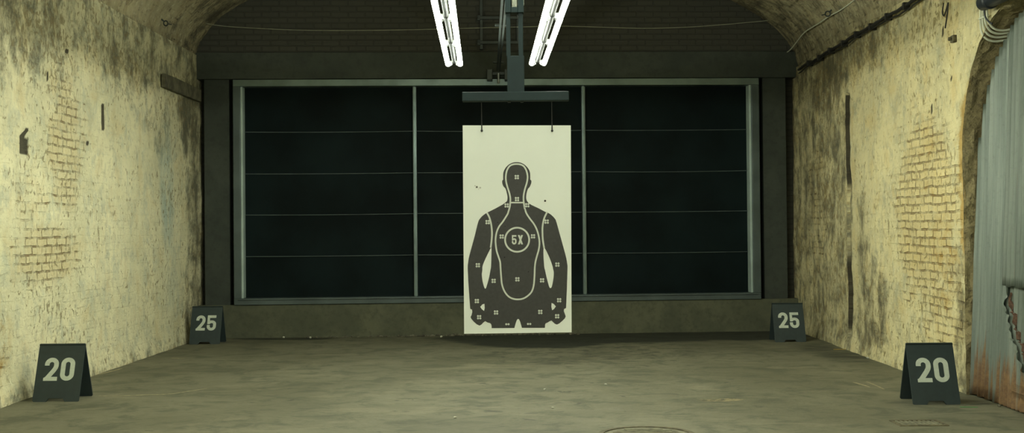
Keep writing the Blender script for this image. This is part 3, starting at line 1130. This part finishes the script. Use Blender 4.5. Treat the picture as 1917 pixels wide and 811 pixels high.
ear_l = c1([(600, 685), (645, 650), (660, 630), (664, 580), (655, 530), (638, 470), (612, 440), (597, 410), (590, 375), (594, 352)])
outline = cm(head) + cm(ear_r) + cm(arm_r) + low + cm(arm_l) + cm(ear_l)
gap_l = c2([(440, 545), (400, 615), (350, 720), (320, 800)]) + c3([(268, 40), (262, 90), (272, 170), (290, 235), (302, 252), (315, 235), (345, 130), (362, 40)]) + c2([(437, 800), (442, 640)])
gap_r = c2([(1165, 545), (1200, 590), (1250, 700), (1285, 800)]) + c3([(1093, 20), (1102, 70), (1095, 150), (1078, 230), (1063, 245), (1048, 230), (1020, 130), (1000, 40)]) + c2([(1170, 800), (1160, 640)])
tri_l = c3([(293, 430), (270, 435), (244, 465), (262, 492), (288, 513), (296, 480)])
tri_r = c3([(1076, 420), (1100, 430), (1126, 460), (1105, 490), (1083, 505), (1073, 465)])
bm = bmesh.new()
slab2d(bm, [outline, cm(gap_l, 4, True), cm(gap_r, 4, True), tri_l, tri_r], T1, 0.0008)
fig = obj('figure', bm, 'ink', tgt)
fig['label'] = 'black printed head and torso figure'

PXM = YT / F
LW = 3.0 * PXM
head_line = cm(c1([(702, 660), (703, 600), (690, 530), (665, 450), (645, 370), (641, 300), (655, 220), (690, 160), (735, 135), (790, 128), (845, 135), (890, 160), (925, 220), (941, 300), (932, 380), (905, 470), (888, 550), (885, 610), (889, 660)]))
torso_line = cm(c1([(702, 660), (695, 720), (672, 800)]) + c2([(660, 90), (600, 185), (550, 250), (515, 330), (500, 420), (502, 500), (515, 590), (540, 670), (562, 740)])
                + c3([(480, 0), (487, 100), (497, 200), (525, 280), (570, 340), (625, 370), (685, 378), (745, 368), (800, 335), (845, 285), (868, 210), (877, 100), (880, 10)])
                + c2([(1050, 740), (1070, 660), (1095, 570), (1105, 480), (1095, 390), (1070, 300), (1030, 220), (970, 140), (925, 70), (903, 5)]) + c1([(900, 740), (889, 660)]))
for lw, pts, closed, kk in [(LW, head_line, False, 0), (LW, torso_line, False, 1), (LW * 0.95, c1([(702, 660), (889, 660)]), False, 2),
                            (LW * 1.05, cm(c2([(380, 62), (415, 130), (440, 230), (450, 340), (445, 440), (432, 545)])), False, 0),
                            (LW * 1.05, cm(c2([(1212, 52), (1170, 140), (1148, 250), (1147, 360), (1153, 450), (1170, 550)])), False, 0)]:
    bm = bmesh.new()
    slab2d(bm, stroke_loop(pts, lw, closed), T2, 0.0005 + 0.0001 * kk)
    obj('score_line', bm, 'line', tgt)
cc = c2([(797, 435)])[0]
bm = bmesh.new()
rr = 166 / 7.3727 * PXM
slab2d(bm, stroke_loop(arc(cc[0], cc[1], rr, rr, 0, 360, 48)[:-1], LW * 1.08, True), T2, 0.0005)
obj('score_ring', bm, 'line', tgt)
bm = bmesh.new()
g0, g1 = c2([(722, 500)])[0], c2([(878, 370)])[0]
gh = g1[1] - g0[1]
write(bm, '5', g0[0] + 0.27 * gh, g0[1], gh, 0, T2, 0.0006, 0.92)
write(bm, 'X', g1[0] - 0.28 * gh, g0[1], gh, 0, T2, 0.0006, 0.92)
obj('score_text', bm, 'line', tgt)
sq = c1([(792, 308), (795, 612), (652, 699), (937, 696)]) + c2([(390, 192), (1204, 185), (584, 391), (1016, 388), (255, 787), (1352, 778)]) + \
    c3([(400, 162), (677, 144), (965, 156), (204, 398), (1164, 388), (231, 586), (1141, 575), (428, 531), (944, 525)])
two = c3([(561, 668), (814, 665)])
dr, ds = 1.95 * PXM, 2.15 * PXM
for (x, z), nrow in [(p, 2) for p in sq] + [(p, 1) for p in two]:
    bm = bmesh.new()
    for sx in (-1, 1):
        for sz in ((-1, 1) if nrow == 2 else (0,)):
            slab2d(bm, [arc(x + sx * ds, z + sz * ds, dr, dr, 0, 360, 12)[:-1]], T2, 0.0010)
    obj('aiming_mark', bm, 'line', tgt)
# bullet holes
random.seed(8)
for (px, py, rp, bruise) in [(892.7, 350.5, 1.5, True), (1020.5, 376.3, 1.7, True), (931.8, 416.5, 1.0, False), (944.5, 482, 1.1, False), (989, 509, 1.0, False), (945.5, 424, 0.7, False)]:
    x, z = pl(px, py)
    bm = bmesh.new()
    slab2d(bm, [[(x + rp * PXM * random.uniform(0.8, 1.25) * math.cos(i * 0.7), z + rp * PXM * random.uniform(0.8, 1.25) * math.sin(i * 0.7)) for i in range(9)]], T2, 0.0016)
    h = obj('bullet_hole', bm, 'hole', tgt)
    if bruise:
        bm = bmesh.new()
        for (ax, az, q) in [(0, 0, 3.2), (6.2, -1.4, 2.2), (-3.0, 2.5, 1.5), (3.4, -4.0, 1.5)][:(4 if px < 900 else 1)]:
            slab2d(bm, [[(x + (ax + q * random.uniform(0.5, 1.0) * math.cos(i * 0.57)) * PXM, z + (az + q * random.uniform(0.5, 1.0) * math.sin(i * 0.57)) * PXM) for i in range(11)]], T1, 0.0009)
        obj('bullet_tear', bm, 'bruise', tgt)

for px, side in ((902, 'left'), (1033.5, 'right')):
    a = at(px - 0.7, 191, YT)
    b = at(px, 245, YT)
    t = thing('hanging_cord', 'thin black cord at the {} corner holding the card target up'.format(side), 'cord', (a.x, YT, 2.077), 0, 'cords holding the target')
    o_ = Vector((a.x, YT, 2.077))
    bm = bmesh.new()
    tube(bm, [a - o_ + Vector((0, 0, 0.001)), (b - o_) * 0.72 + Vector((0, -0.006, 0)), b - o_ + Vector((0, -0.010, 0))], [0.0020, 0.0026, 0.0040], 6)
    obj('cord', bm, 'cord', t)
    bm = bmesh.new()
    bmesh.ops.create_icosphere(bm, subdivisions=2, radius=0.0068)
    bmesh.ops.transform(bm, matrix=Matrix.Translation(b - o_ + Vector((0, -0.010, 0))), verts=bm.verts[:])
    obj('knot', bm, 'cord', t, True)

# ------------------------------------------------------------------ distance signs
def sign(text, x, y, label, rz=0.0, W=0.38, H=0.462, spread=0.34):
    """front foot edge centred on (x, y)"""
    t = thing('folding_distance_sign', label, 'sign', (x, y, f_floor(x, y)[0][2]), rz, 'black folding distance signs')
    th = math.atan2(spread / 2, H)
    L = math.hypot(spread / 2, H)
    w = W / 2
    c = 0.012
    n0, n1, nh = -w + 0.29 * W, -w + 0.70 * W, 0.030
    prof = [(-w, c), (-w + c, 0), (n0, 0), (n0 + 0.02, nh), (n1 - 0.02, nh), (n1, 0), (w - c, 0), (w, c), (w, L - 0.004), (w - 0.004, L), (-w + 0.004, L), (-w, L - 0.004)]
    Mf = Matrix.Rotation(-th, 4, 'X')
    Mr = Matrix.Translation((0, spread, 0)) @ Matrix.Rotation(math.pi, 4, 'Z') @ Matrix.Rotation(-th, 4, 'X')
    bm = bmesh.new()
    slab2d(bm, [prof], Mf @ Matrix.Translation((0, 0.012, 0)), 0.012)
    fp = obj('front_panel', bm, 'sign', t)
    bm = bmesh.new()
    slab2d(bm, [prof], Mr @ Matrix.Translation((0, 0.012, 0)), 0.012)
    obj('rear_panel', bm, 'sign', t)
    bm = bmesh.new()
    write(bm, text, 0, L * 0.358, L * 0.395, 0.018, Mf, 0.0012, 1.06)
    dg = obj('number', bm, 'digit', fp)
    dg['label'] = 'pale grey number {}'.format(text)
    return t


sign('20', -3.755, 9.62, 'black folding sign reading 20 against the left whitewashed wall')
sign('25', -3.815, 14.50, 'black folding sign reading 25 in the left back corner')
sign('25', 3.335, 14.10, 'black folding sign reading 25 in the right back corner', W=0.375)
sign('20', 3.262, 9.05, 'black folding sign reading 20 beside the corrugated steel sheets', W=0.365, rz=math.radians(-1.0))

# ------------------------------------------------------------------ corrugated sheets closing the side arch
def sheet_x(y, z):
    return WRX(y) + 0.022 + 0.046 * z


PITCHC, AMPC = 0.076, 0.0125


def corr(bm, y0, y1, zlo, zhi, off, tilt=0.0, thick=0.0016):
    """corrugated sheet: columns along y; zlo/zhi are functions of y"""
    n = int((y1 - y0) / PITCHC * 10)
    rows = 26
    V = []
    for i in range(n + 1):
        y = y0 + (y1 - y0) * i / n
        a, b = zlo(y), zhi(y)
        col = []
        for j in range(rows + 1):
            z = a + (b - a) * j / rows
            x = sheet_x(y, z) + off + AMPC * math.sin(2 * math.pi * y / PITCHC) + 0.006 * fbm((y, z, 2), 1.5)
            col.append(bm.verts.new((x, y, z)))
        V.append(col)
    for i in range(n):
        for j in range(rows):
            f_ = bm.faces.new((V[i][j], V[i][j + 1], V[i + 1][j + 1], V[i + 1][j]))
            f_.smooth = True
    r = bmesh.ops.solidify(bm, geom=bm.faces[:], thickness=thick)
    bmesh.ops.recalc_face_normals(bm, faces=bm.faces[:])


def stepped_top(y):
    k = math.floor((y + 0.019) / PITCHC)
    yy = (k + 1) * PITCHC
    d = min(0.999, abs(yy - AY) / (AR + 0.005))
    return AZ + (AR + 0.005) * math.sqrt(1 - d * d) - 0.045 + 0.01 * math.sin(k * 5.1)




def sheet_pt(px, py):
    """height and depth where a sight line meets the leaning sheet"""
    d = ray(px, py)
    y = 8.9
    for _ in range(12):
        z = CAMZ + d.z * y / d.y
        y = sheet_x(y, z) * d.y / d.x
    return (CAMZ + d.z * y / d.y, y)


TEAR = [sheet_pt(*p) for p in [(1917, 697), (1914, 690), (1912, 681), (1909, 672), (1909, 664), (1904, 656), (1904, 646), (1901, 640), (1896, 634), (1896, 622),
                               (1892, 612), (1889, 603), (1890, 590), (1884, 580), (1882, 570), (1883, 560), (1887, 551)]]
TEAR = [(0.10, 7.62), (0.14, 8.10), (0.20, 8.40), (0.24, 8.44), (0.27, 8.49)] + [t for t in TEAR if t[0] > 0.285] + [(TEAR[-1][0] + 0.02, TEAR[-1][1] - 0.012), (1.2, TEAR[-1][1] - 0.02)]
TEAR_TOP = TEAR[-2][0]


def tear_y(z):
    """jagged edge of the rip: y as a function of height"""
    if z <= TEAR[0][0]:
        return TEAR[0][1]
    for (a, p), (b, q) in zip(TEAR, TEAR[1:]):
        if a <= z <= b:
            return p + (q - p) * (z - a) / (b - a)
    return TEAR[-1][1]


bm = bmesh.new()
corr(bm, 8.955, 9.566, lambda y: 0.012 + 0.004 * math.sin(y * 40), stepped_top, 0.0)
sa = obj('corrugated_sheet', bm, 'steel_a')
tag(sa, 'tall grey corrugated steel sheet against the brick arch jamb', 'metal sheet', 'corrugated sheets in the arch')
bm = bmesh.new()
corr(bm, 7.55, 9.00, lambda y: 0.915 + 0.006 * math.sin(y * 31), stepped_top, -0.012)
tag(obj('corrugated_sheet', bm, 'steel_b'), 'upper corrugated steel sheet lapping over the torn one at the frame edge', 'metal sheet', 'corrugated sheets in the arch')
# lower front sheet with a ripped edge
bm = bmesh.new()
rows = 110
V = []
cols_n = 130
for j in range(rows + 1):
    z = 0.012 + (0.96 - 0.012) * j / rows
    y_near = tear_y(z) + (0.004 * fbm((z, 0, 0), 22) if z > 0.25 else 0)
    row = []
    for i in range(cols_n + 1):
        y = y_near + (9.0 - y_near) * (i / cols_n)
        curl = 0.004 * math.exp(-((y - y_near) / 0.03) ** 2) * smooth(z, 0.2, 0.3) * (1 - smooth(z, TEAR_TOP - 0.08, TEAR_TOP))
        x = sheet_x(y, z) - 0.006 + AMPC * math.sin(2 * math.pi * y / PITCHC) - curl
        row.append(bm.verts.new((x, y, z)))
    V.append(row)
for j in range(rows):
    for i in range(cols_n):
        f_ = bm.faces.new((V[j][i], V[j + 1][i], V[j + 1][i + 1], V[j][i + 1]))
        f_.smooth = True
bmesh.ops.solidify(bm, geom=bm.faces[:], thickness=0.0016)
tag(obj('corrugated_sheet', bm, 'steel_a'), 'ripped corrugated steel sheet with orange rust along its foot', 'metal sheet', 'corrugated sheets in the arch')
bm = bmesh.new()
corr(bm, 7.6, 9.02, lambda y: 0.03, lambda y: 0.99, 0.020)
sc_ = obj('corrugated_sheet', bm, 'steel_b')
tag(sc_, 'dull corrugated sheet with a brown rusted margin showing behind the rip', 'metal sheet', 'corrugated sheets in the arch')
# its rusted, curled margin follows the rip
bm = bmesh.new()
L_ = []
for j in range(61):
    z = 0.27 + (TEAR_TOP - 0.005 - 0.27) * j / 60
    ye = tear_y(z)
    wd = (0.085 + 0.016 * fbm((z, 3, 0), 9)) * min(1, (TEAR_TOP - z) / 0.12 + 0.1)
    L_.append([bm.verts.new((sheet_x(ye, z) + (0.010 if k else 0.019) + AMPC * math.sin(2 * math.pi * y_ / PITCHC), y_, z))
               for k, y_ in enumerate((ye - 0.014, ye - 0.018 - wd * 0.5, ye - 0.018 - wd))])
for p, q in zip(L_, L_[1:]):
    for k in range(2):
        bm.faces.new((p[k], q[k], q[k + 1], p[k + 1]))
bmesh.ops.solidify(bm, geom=bm.faces[:], thickness=0.0015)
te = obj('rusted_margin', bm, 'rust', sc_)
te['label'] = 'brown rusted torn margin'

# ------------------------------------------------------------------ cables, pipe, plank and hooks
random.seed(5)
for k in range(4):
    y = 9.135 - 0.045 * k
    zc = arch_z(y) - 0.028 - 0.006 * k
    xw = WRX(y) - 0.022
    top = 3.42
    pts = [(xw, y, top), (xw, y, 3.1), (xw, y + 0.004, zc + 0.16 - 0.008 * k), (xw + 0.004, y, zc + 0.07), (xw + 0.045, y, zc + 0.008), (xw + 0.12, y - 0.005, zc - 0.012), (xw + 0.22, y - 0.02, zc + 0.004), (xw + 0.30, y - 0.03, zc + 0.012)]
    bm = bmesh.new()
    tube(bm, catmull(pts, 5), 0.0095, 8)
    w = ['leftmost', 'second from left', 'third from left', 'rightmost'][k]
    tag(obj('white_cable', bm, 'cable', None, True), '{} of the white cables bending under the brick arch'.format(w), 'cable', 'white cables over the arch')
bm = bmesh.new()
box(bm, (WRX(9.07) - 0.034, 8.985, 2.985), (WRX(9.07) - 0.012, 9.15, 2.998), None, 0.002)
tag(obj('cable_clip', bm, 'cable'), 'small pale strap across the white cables above the arch', 'clip')

bm = bmesh.new()
xw = WRX(9) - 0.075
tube(bm, [(xw, 8.96, 3.075), (xw, 8.94, 3.075), (xw, 7.9, 3.075), (xw, 6.2, 3.10)], [0.045, 0.058, 0.058, 0.058], 20)
tube(bm, [(xw, 8.84, 3.075), (xw, 8.80, 3.075)], 0.066, 20)
tube(bm, catmull([(xw, 8.93, 3.03), (xw + 0.01, 8.935, 2.97), (xw + 0.03, 8.92, 2.93), (xw + 0.05, 8.90, 2.91)], 4), 0.007, 8)
tag(obj('black_pipe', bm, 'pipe', None, True), 'short fat black pipe at the top right above the arch', 'pipe')

# black cable along the right springing line
t = thing('heavy_cable', 'thick black cable clipped along the top of the right wall', 'cable', (WRX(11), 11, 3.45))
pts = []
for i in range(95):
    y = 5.0 + i * (15.25 - 5.0) / 94
    pts.append((WRX(y) - 0.05 + 0.010 * fbm((y, 0, 0), 2.0), y, 3.44 + 0.018 * fbm((y, 5, 0), 2.5)))
o_ = Vector(t.location)
bm = bmesh.new()
tube(bm, [Vector(p) - o_ for p in pts], 0.017, 8)
obj('cable', bm, 'black_cable', t, True)
bm = bmesh.new()
tube(bm, [Vector((p[0] + 0.006, p[1], p[2] - 0.034 - 0.01 * math.sin(p[1] * 3))) - o_ for p in pts], 0.009, 6)
obj('cable', bm, 'black_cable', t, True)
for i in range(4, 94, 5):
    p = Vector(pts[i]) - o_
    bm = bmesh.new()
    box(bm, (p.x - 0.028, p.y - 0.02, p.z - 0.042), (p.x + 0.05, p.y + 0.02, p.z + 0.028), None, 0.004)
    obj('cable_clip', bm, 'black_cable', t)

# thin pale wire wandering over the right side of the vault
pts = [on_vault(1640, -34), on_vault(1600, 0), on_vault(1578, 16), on_vault(1556, 28), on_vault(1535, 42), on_vault(1510, 58), on_vault(1494, 78), on_vault(1480, 94), on_vault(1466, 98), on_vault(1458, 97)]
bm = bmesh.new()
tube(bm, catmull(pts, 6), 0.0075, 6)
tag(obj('loose_wire', bm, 'cable', None, True), 'pale loose wire drooping across the right side of the vault', 'wire')

# sagging wire across the back
pts = [at(385, 44, 15.0)]
for x, y in [(420, 49), (500, 54), (600, 57), (750, 56), (950, 51), (1060, 49), (1200, 53), (1300, 50), (1400, 42), (1440, 38)]:
    pts.append(at(x, y, 15.0))
bm = bmesh.new()
tube(bm, catmull(pts, 5), 0.0045, 6)
tag(obj('slack_wire', bm, 'thin_wire', None, True), 'fine slack wire strung across the dark back brickwork', 'wire')

# timber left on the left wall by the back corner
bm = bmesh.new()
box(bm, (WLX + 0.014, 13.68, 3.085), (WLX + 0.060, 15.28, 3.245), None, 0.006)
bmesh.ops.subdivide_edges(bm, edges=bm.edges[:], cuts=3)
for v in bm.verts:
    v.co += Vector((0.010 * fbm(v.co, 2.0), 0, 0.014 * fbm(v.co + Vector((4, 0, 0)), 3.0)))
tag(obj('wooden_plank', bm, 'plank'), 'weathered plank fixed flat on the left wall near the back corner', 'plank')

# hooks on the vault
for px, py, lab in [(303, 37, 'small iron eye hook on the left side of the vault'), (1557, 19, 'small iron ring on the right side of the vault')]:
    p = on_vault(px, py, 0.02)
    bm = bmesh.new()
    inw = Vector((VC - p.x, 0, 0)).normalized()
    ring(bm, p + inw * 0.03 + Vector((0, 0, -0.03)), 0.028, 0.008, (0.3, 1, 0.2), 16, 6)
    tube(bm, [p - inw * 0.03 + Vector((0, 0, 0.03)), p + inw * 0.012 + Vector((0, 0, -0.01))], 0.009, 8)
    tube(bm, [p + inw * 0.05 + Vector((0, 0, -0.035)), p + inw * 0.10 + Vector((0, 0.0, -0.045))], 0.006, 6)
    tag(obj('iron_hook', bm, 'dark_steel', None, True), lab, 'hook', 'iron hooks on the vault')

# bent wire on the right wall and a small iron plate below it
bm = bmesh.new()
P = [(9.93, 3.27), (9.96, 3.2), (9.93, 3.16), (9.88, 3.19), (9.82, 3.25), (9.85, 3.15), (9.90, 3.05)]
tube(bm, catmull([(WRX(y) - 0.03, y, z) for y, z in P], 4), 0.006, 6)
tag(obj('bent_wire', bm, 'black_cable', None, True), 'bit of bent black wire sticking out of the right wall', 'wire')
bm = bmesh.new()
box(bm, (WRX(9.75) - 0.03, 9.72, 2.905), (WRX(9.75) + 0.02, 9.79, 2.965), None, 0.006)
tube(bm, [(WRX(9.75) - 0.055, 9.755, 2.935), (WRX(9.75) - 0.04, 9.755, 2.935)], 0.016, 10)
tag(obj('iron_fixing', bm, 'iron'), 'small rusty iron fixing on the right wall near the arch', 'fixing')

# ------------------------------------------------------------------ floor details
def floor_at(px, py):
    d = ray(px, py)
    p = Vector((0, 0, CAMZ)) + d * (-CAMZ / d.z)
    return Vector((p.x, p.y, f_floor(p.x, p.y)[0][2]))


def ribbon(bm, pts, w, h=0.0015):
    P = catmull(pts, 6)
    for sgn in (0,):
        L, R = [], []
        for i, p in enumerate(P):
            d = (P[min(i + 1, len(P) - 1)] - P[max(i - 1, 0)])
            n_ = Vector((-d.y, d.x, 0)).normalized()
            ww = w * (0.5 + 0.5 * math.sin(math.pi * (i + 0.5) / len(P))) * (0.8 + 0.4 * random.random())
            z = f_floor(p.x, p.y)[0][2] + h
            L.append(bm.verts.new((p.x + n_.x * ww / 2, p.y + n_.y * ww / 2, z)))
            R.append(bm.verts.new((p.x - n_.x * ww / 2, p.y - n_.y * ww / 2, z)))
        for i in range(len(P) - 1):
            bm.faces.new((L[i], R[i], R[i + 1], L[i + 1]))


for pl_, w in [([(185, 742), (250, 741), (310, 739), (355, 733), (388, 727)], 0.03), ([(1597, 716), (1612, 720), (1628, 725)], 0.03),
               ([(1622, 715), (1640, 722), (1655, 729)], 0.02), ([(320, 670.5), (333, 671), (346, 671)], 0.05), ([(175, 704), (190, 700), (210, 695), (228, 690)], 0.04)]:
    bm = bmesh.new()
    ribbon(bm, [floor_at(*p) for p in pl_], w)
    obj('scratch', bm, 'pale_scratch', floor)

mc = floor_at(1203, 811)
mc = Vector((0.885, 7.83, 0))
man = thing('manhole_cover', 'round iron manhole cover set flush in the concrete floor', 'manhole cover', (mc.x, mc.y, f_floor(mc.x, mc.y)[0][2]))
def disc(bm, r0, r1, z0, z1, n=48):
    a = [[bm.verts.new((r * math.cos(2 * math.pi * i / n), r * math.sin(2 * math.pi * i / n), z)) for i in range(n)] for r, z in ((r0, z0), (r0, z1), (r1, z1), (r1, z0))] if r0 > 0 else None
    if a:
        for p, q in zip(a, a[1:]):
            for i in range(n):
                bm.faces.new((p[i], q[i], q[(i + 1) % n], p[(i + 1) % n]))
    else:
        t_ = [bm.verts.new((r1 * math.cos(2 * math.pi * i / n), r1 * math.sin(2 * math.pi * i / n), z1)) for i in range(n)]
        b_2 = [bm.verts.new((r1 * math.cos(2 * math.pi * i / n), r1 * math.sin(2 * math.pi * i / n), z0)) for i in range(n)]
        bm.faces.new(t_)
        for i in range(n):
            bm.faces.new((b_2[i], b_2[(i + 1) % n], t_[(i + 1) % n], t_[i]))
    bmesh.ops.recalc_face_normals(bm, faces=bm.faces[:])
bm = bmesh.new()
disc(bm, 0.29, 0.325, -0.01, 0.006)
obj('rim', bm, 'iron', man)
bm = bmesh.new()
disc(bm, 0, 0.283, -0.01, 0.002)
for k in range(-4, 5):
    h = math.sqrt(max(0.0, 0.24 ** 2 - (k * 0.05) ** 2))
    if h > 0.03:
        box(bm, (-h, k * 0.05 - 0.008, 0.001), (h, k * 0.05 + 0.008, 0.006), None, 0.002)
obj('cover', bm, 'cover', man)

dc = floor_at(1720, 793)
dr_ = thing('drain_cover', 'small corroded drain cover in the floor below the right 20 sign', 'drain cover', (dc.x, dc.y, dc.z))
bm = bmesh.new()
for (a, b, c, d) in [(-0.17, 0.17, -0.12, -0.098), (-0.17, 0.17, 0.098, 0.12), (-0.17, -0.148, -0.10, 0.10), (0.148, 0.17, -0.10, 0.10)]:
    box(bm, (a, c, -0.008), (b, d, 0.007), None, 0.003)
obj('frame', bm, 'iron', dr_)
bm = bmesh.new()
box(bm, (-0.15, -0.10, -0.01), (0.15, 0.10, -0.001))
for k in range(9):
    box(bm, (-0.128 + k * 0.032 - 0.009, -0.095, -0.004), (-0.128 + k * 0.032 + 0.009, 0.095, 0.006), None, 0.003)
obj('grate', bm, 'cover', dr_)


def chip(name, px, py, size, mat, label, cat, group=None, flat=0.35):
    p = floor_at(px, py)
    bm = bmesh.new()
    bmesh.ops.create_icosphere(bm, subdivisions=2, radius=1.0)
    for v in bm.verts:
        v.co *= 1 + 0.35 * noise.noise(v.co * 1.3 + Vector((px, py, 0)))
        v.co = Vector((v.co.x * size[0], v.co.y * size[1], v.co.z * size[2]))
    zm = min(v.co.z for v in bm.verts)
    bmesh.ops.transform(bm, matrix=Matrix.Translation((0, 0, -zm * 0.8)), verts=bm.verts[:])
    o = obj(name, bm, mat)
    o.location = p
    return tag(o, label, cat, group)


def scrap(name, px, py, w, d, h, mat, label, cat, rz=0.3):
    p = floor_at(px, py)
    bm = bmesh.new()
    box(bm, (-w / 2, -d / 2, 0), (w / 2, d / 2, h), None, min(w, d, h) * 0.2)
    o = obj(name, bm, mat)
    o.location = p
    o.rotation_euler = (0, 0, rz)
    return tag(o, label, cat)


scrap('paper_scrap', 1628, 671, 0.055, 0.045, 0.012, 'white_bit', 'scrap of white paper on the floor by the right wall', 'paper scrap', 0.2)
scrap('tape_strip', 1814, 763, 0.13, 0.022, 0.003, 'green_bit', 'strip of green tape on the floor by the corrugated sheet', 'tape', -0.15)
scrap('tape_strip', 1577, 654.5, 0.20, 0.03, 0.003, 'yellow_bit', 'yellow tape strip on the floor at the foot of the right wall', 'tape', 0.0)
chip('yellow_lump', 1593, 653, (0.022, 0.025, 0.035), 'yellow_bit', 'small yellow lump at the foot of the right wall', 'debris')
chip('stone_chip', 1871, 763, (0.013, 0.013, 0.012), 'stone', 'small stone chip at the foot of the corrugated sheet', 'stone')
for px, py, lab in [(531, 632.5, 'left white chip'), (581, 633, 'second white chip'), (826, 631.5, 'pale chip in rubble')]:
    chip('stone_chip', px, py, (0.016, 0.015, 0.013), 'white_bit', {'left white chip': 'white stone chip at the plinth foot, farthest left', 'second white chip': 'white stone chip at the plinth foot, second from left',
                                                              'pale chip in rubble': 'pale chip in the rubble left of the hanging target'}[lab], 'stone', 'chips along the back wall')
for px, py, lab in [(1020, 731, 'white fleck on the floor below the target, farther one'), (1035, 764, 'white fleck on the floor below the target, right one'),
                    (852, 783, 'white fleck on the open floor, leftmost near one'), (1134, 721, 'white fleck on the floor right of the target')]:
    chip('white_fleck', px, py, (0.012, 0.012, 0.006), 'white_bit', lab, 'debris', 'white flecks on the floor')

# rubble along the foot of the back wall
random.seed(11)
bm = bmesh.new()
for i in range(260):
    u = random.triangular(-2.8, 1.0, -0.3)
    w = 0.03 + abs(random.gauss(0, 0.05))
    r = random.uniform(0.006, 0.022) * (1.4 if random.random() < 0.12 else 1)
    p = MB @ Vector((u, -w, 0))
    z = f_floor(p.x, p.y)[0][2]
    g = bmesh.ops.create_icosphere(bm, subdivisions=1, radius=r)
    Mr_ = Matrix.Translation((p.x, p.y, z + r * 0.4)) @ Matrix.Rotation(random.random() * 6, 4, 'Z') @ Matrix.Diagonal((1.3, 0.9, 0.7, 1))
    for v in g['verts']:
        v.co *= random.uniform(0.75, 1.2)
        v.co = Mr_ @ v.co
tag(obj('rubble', bm, 'stone'), 'grey brown rubble and grit along the foot of the back wall', 'rubble', None, 'stuff')
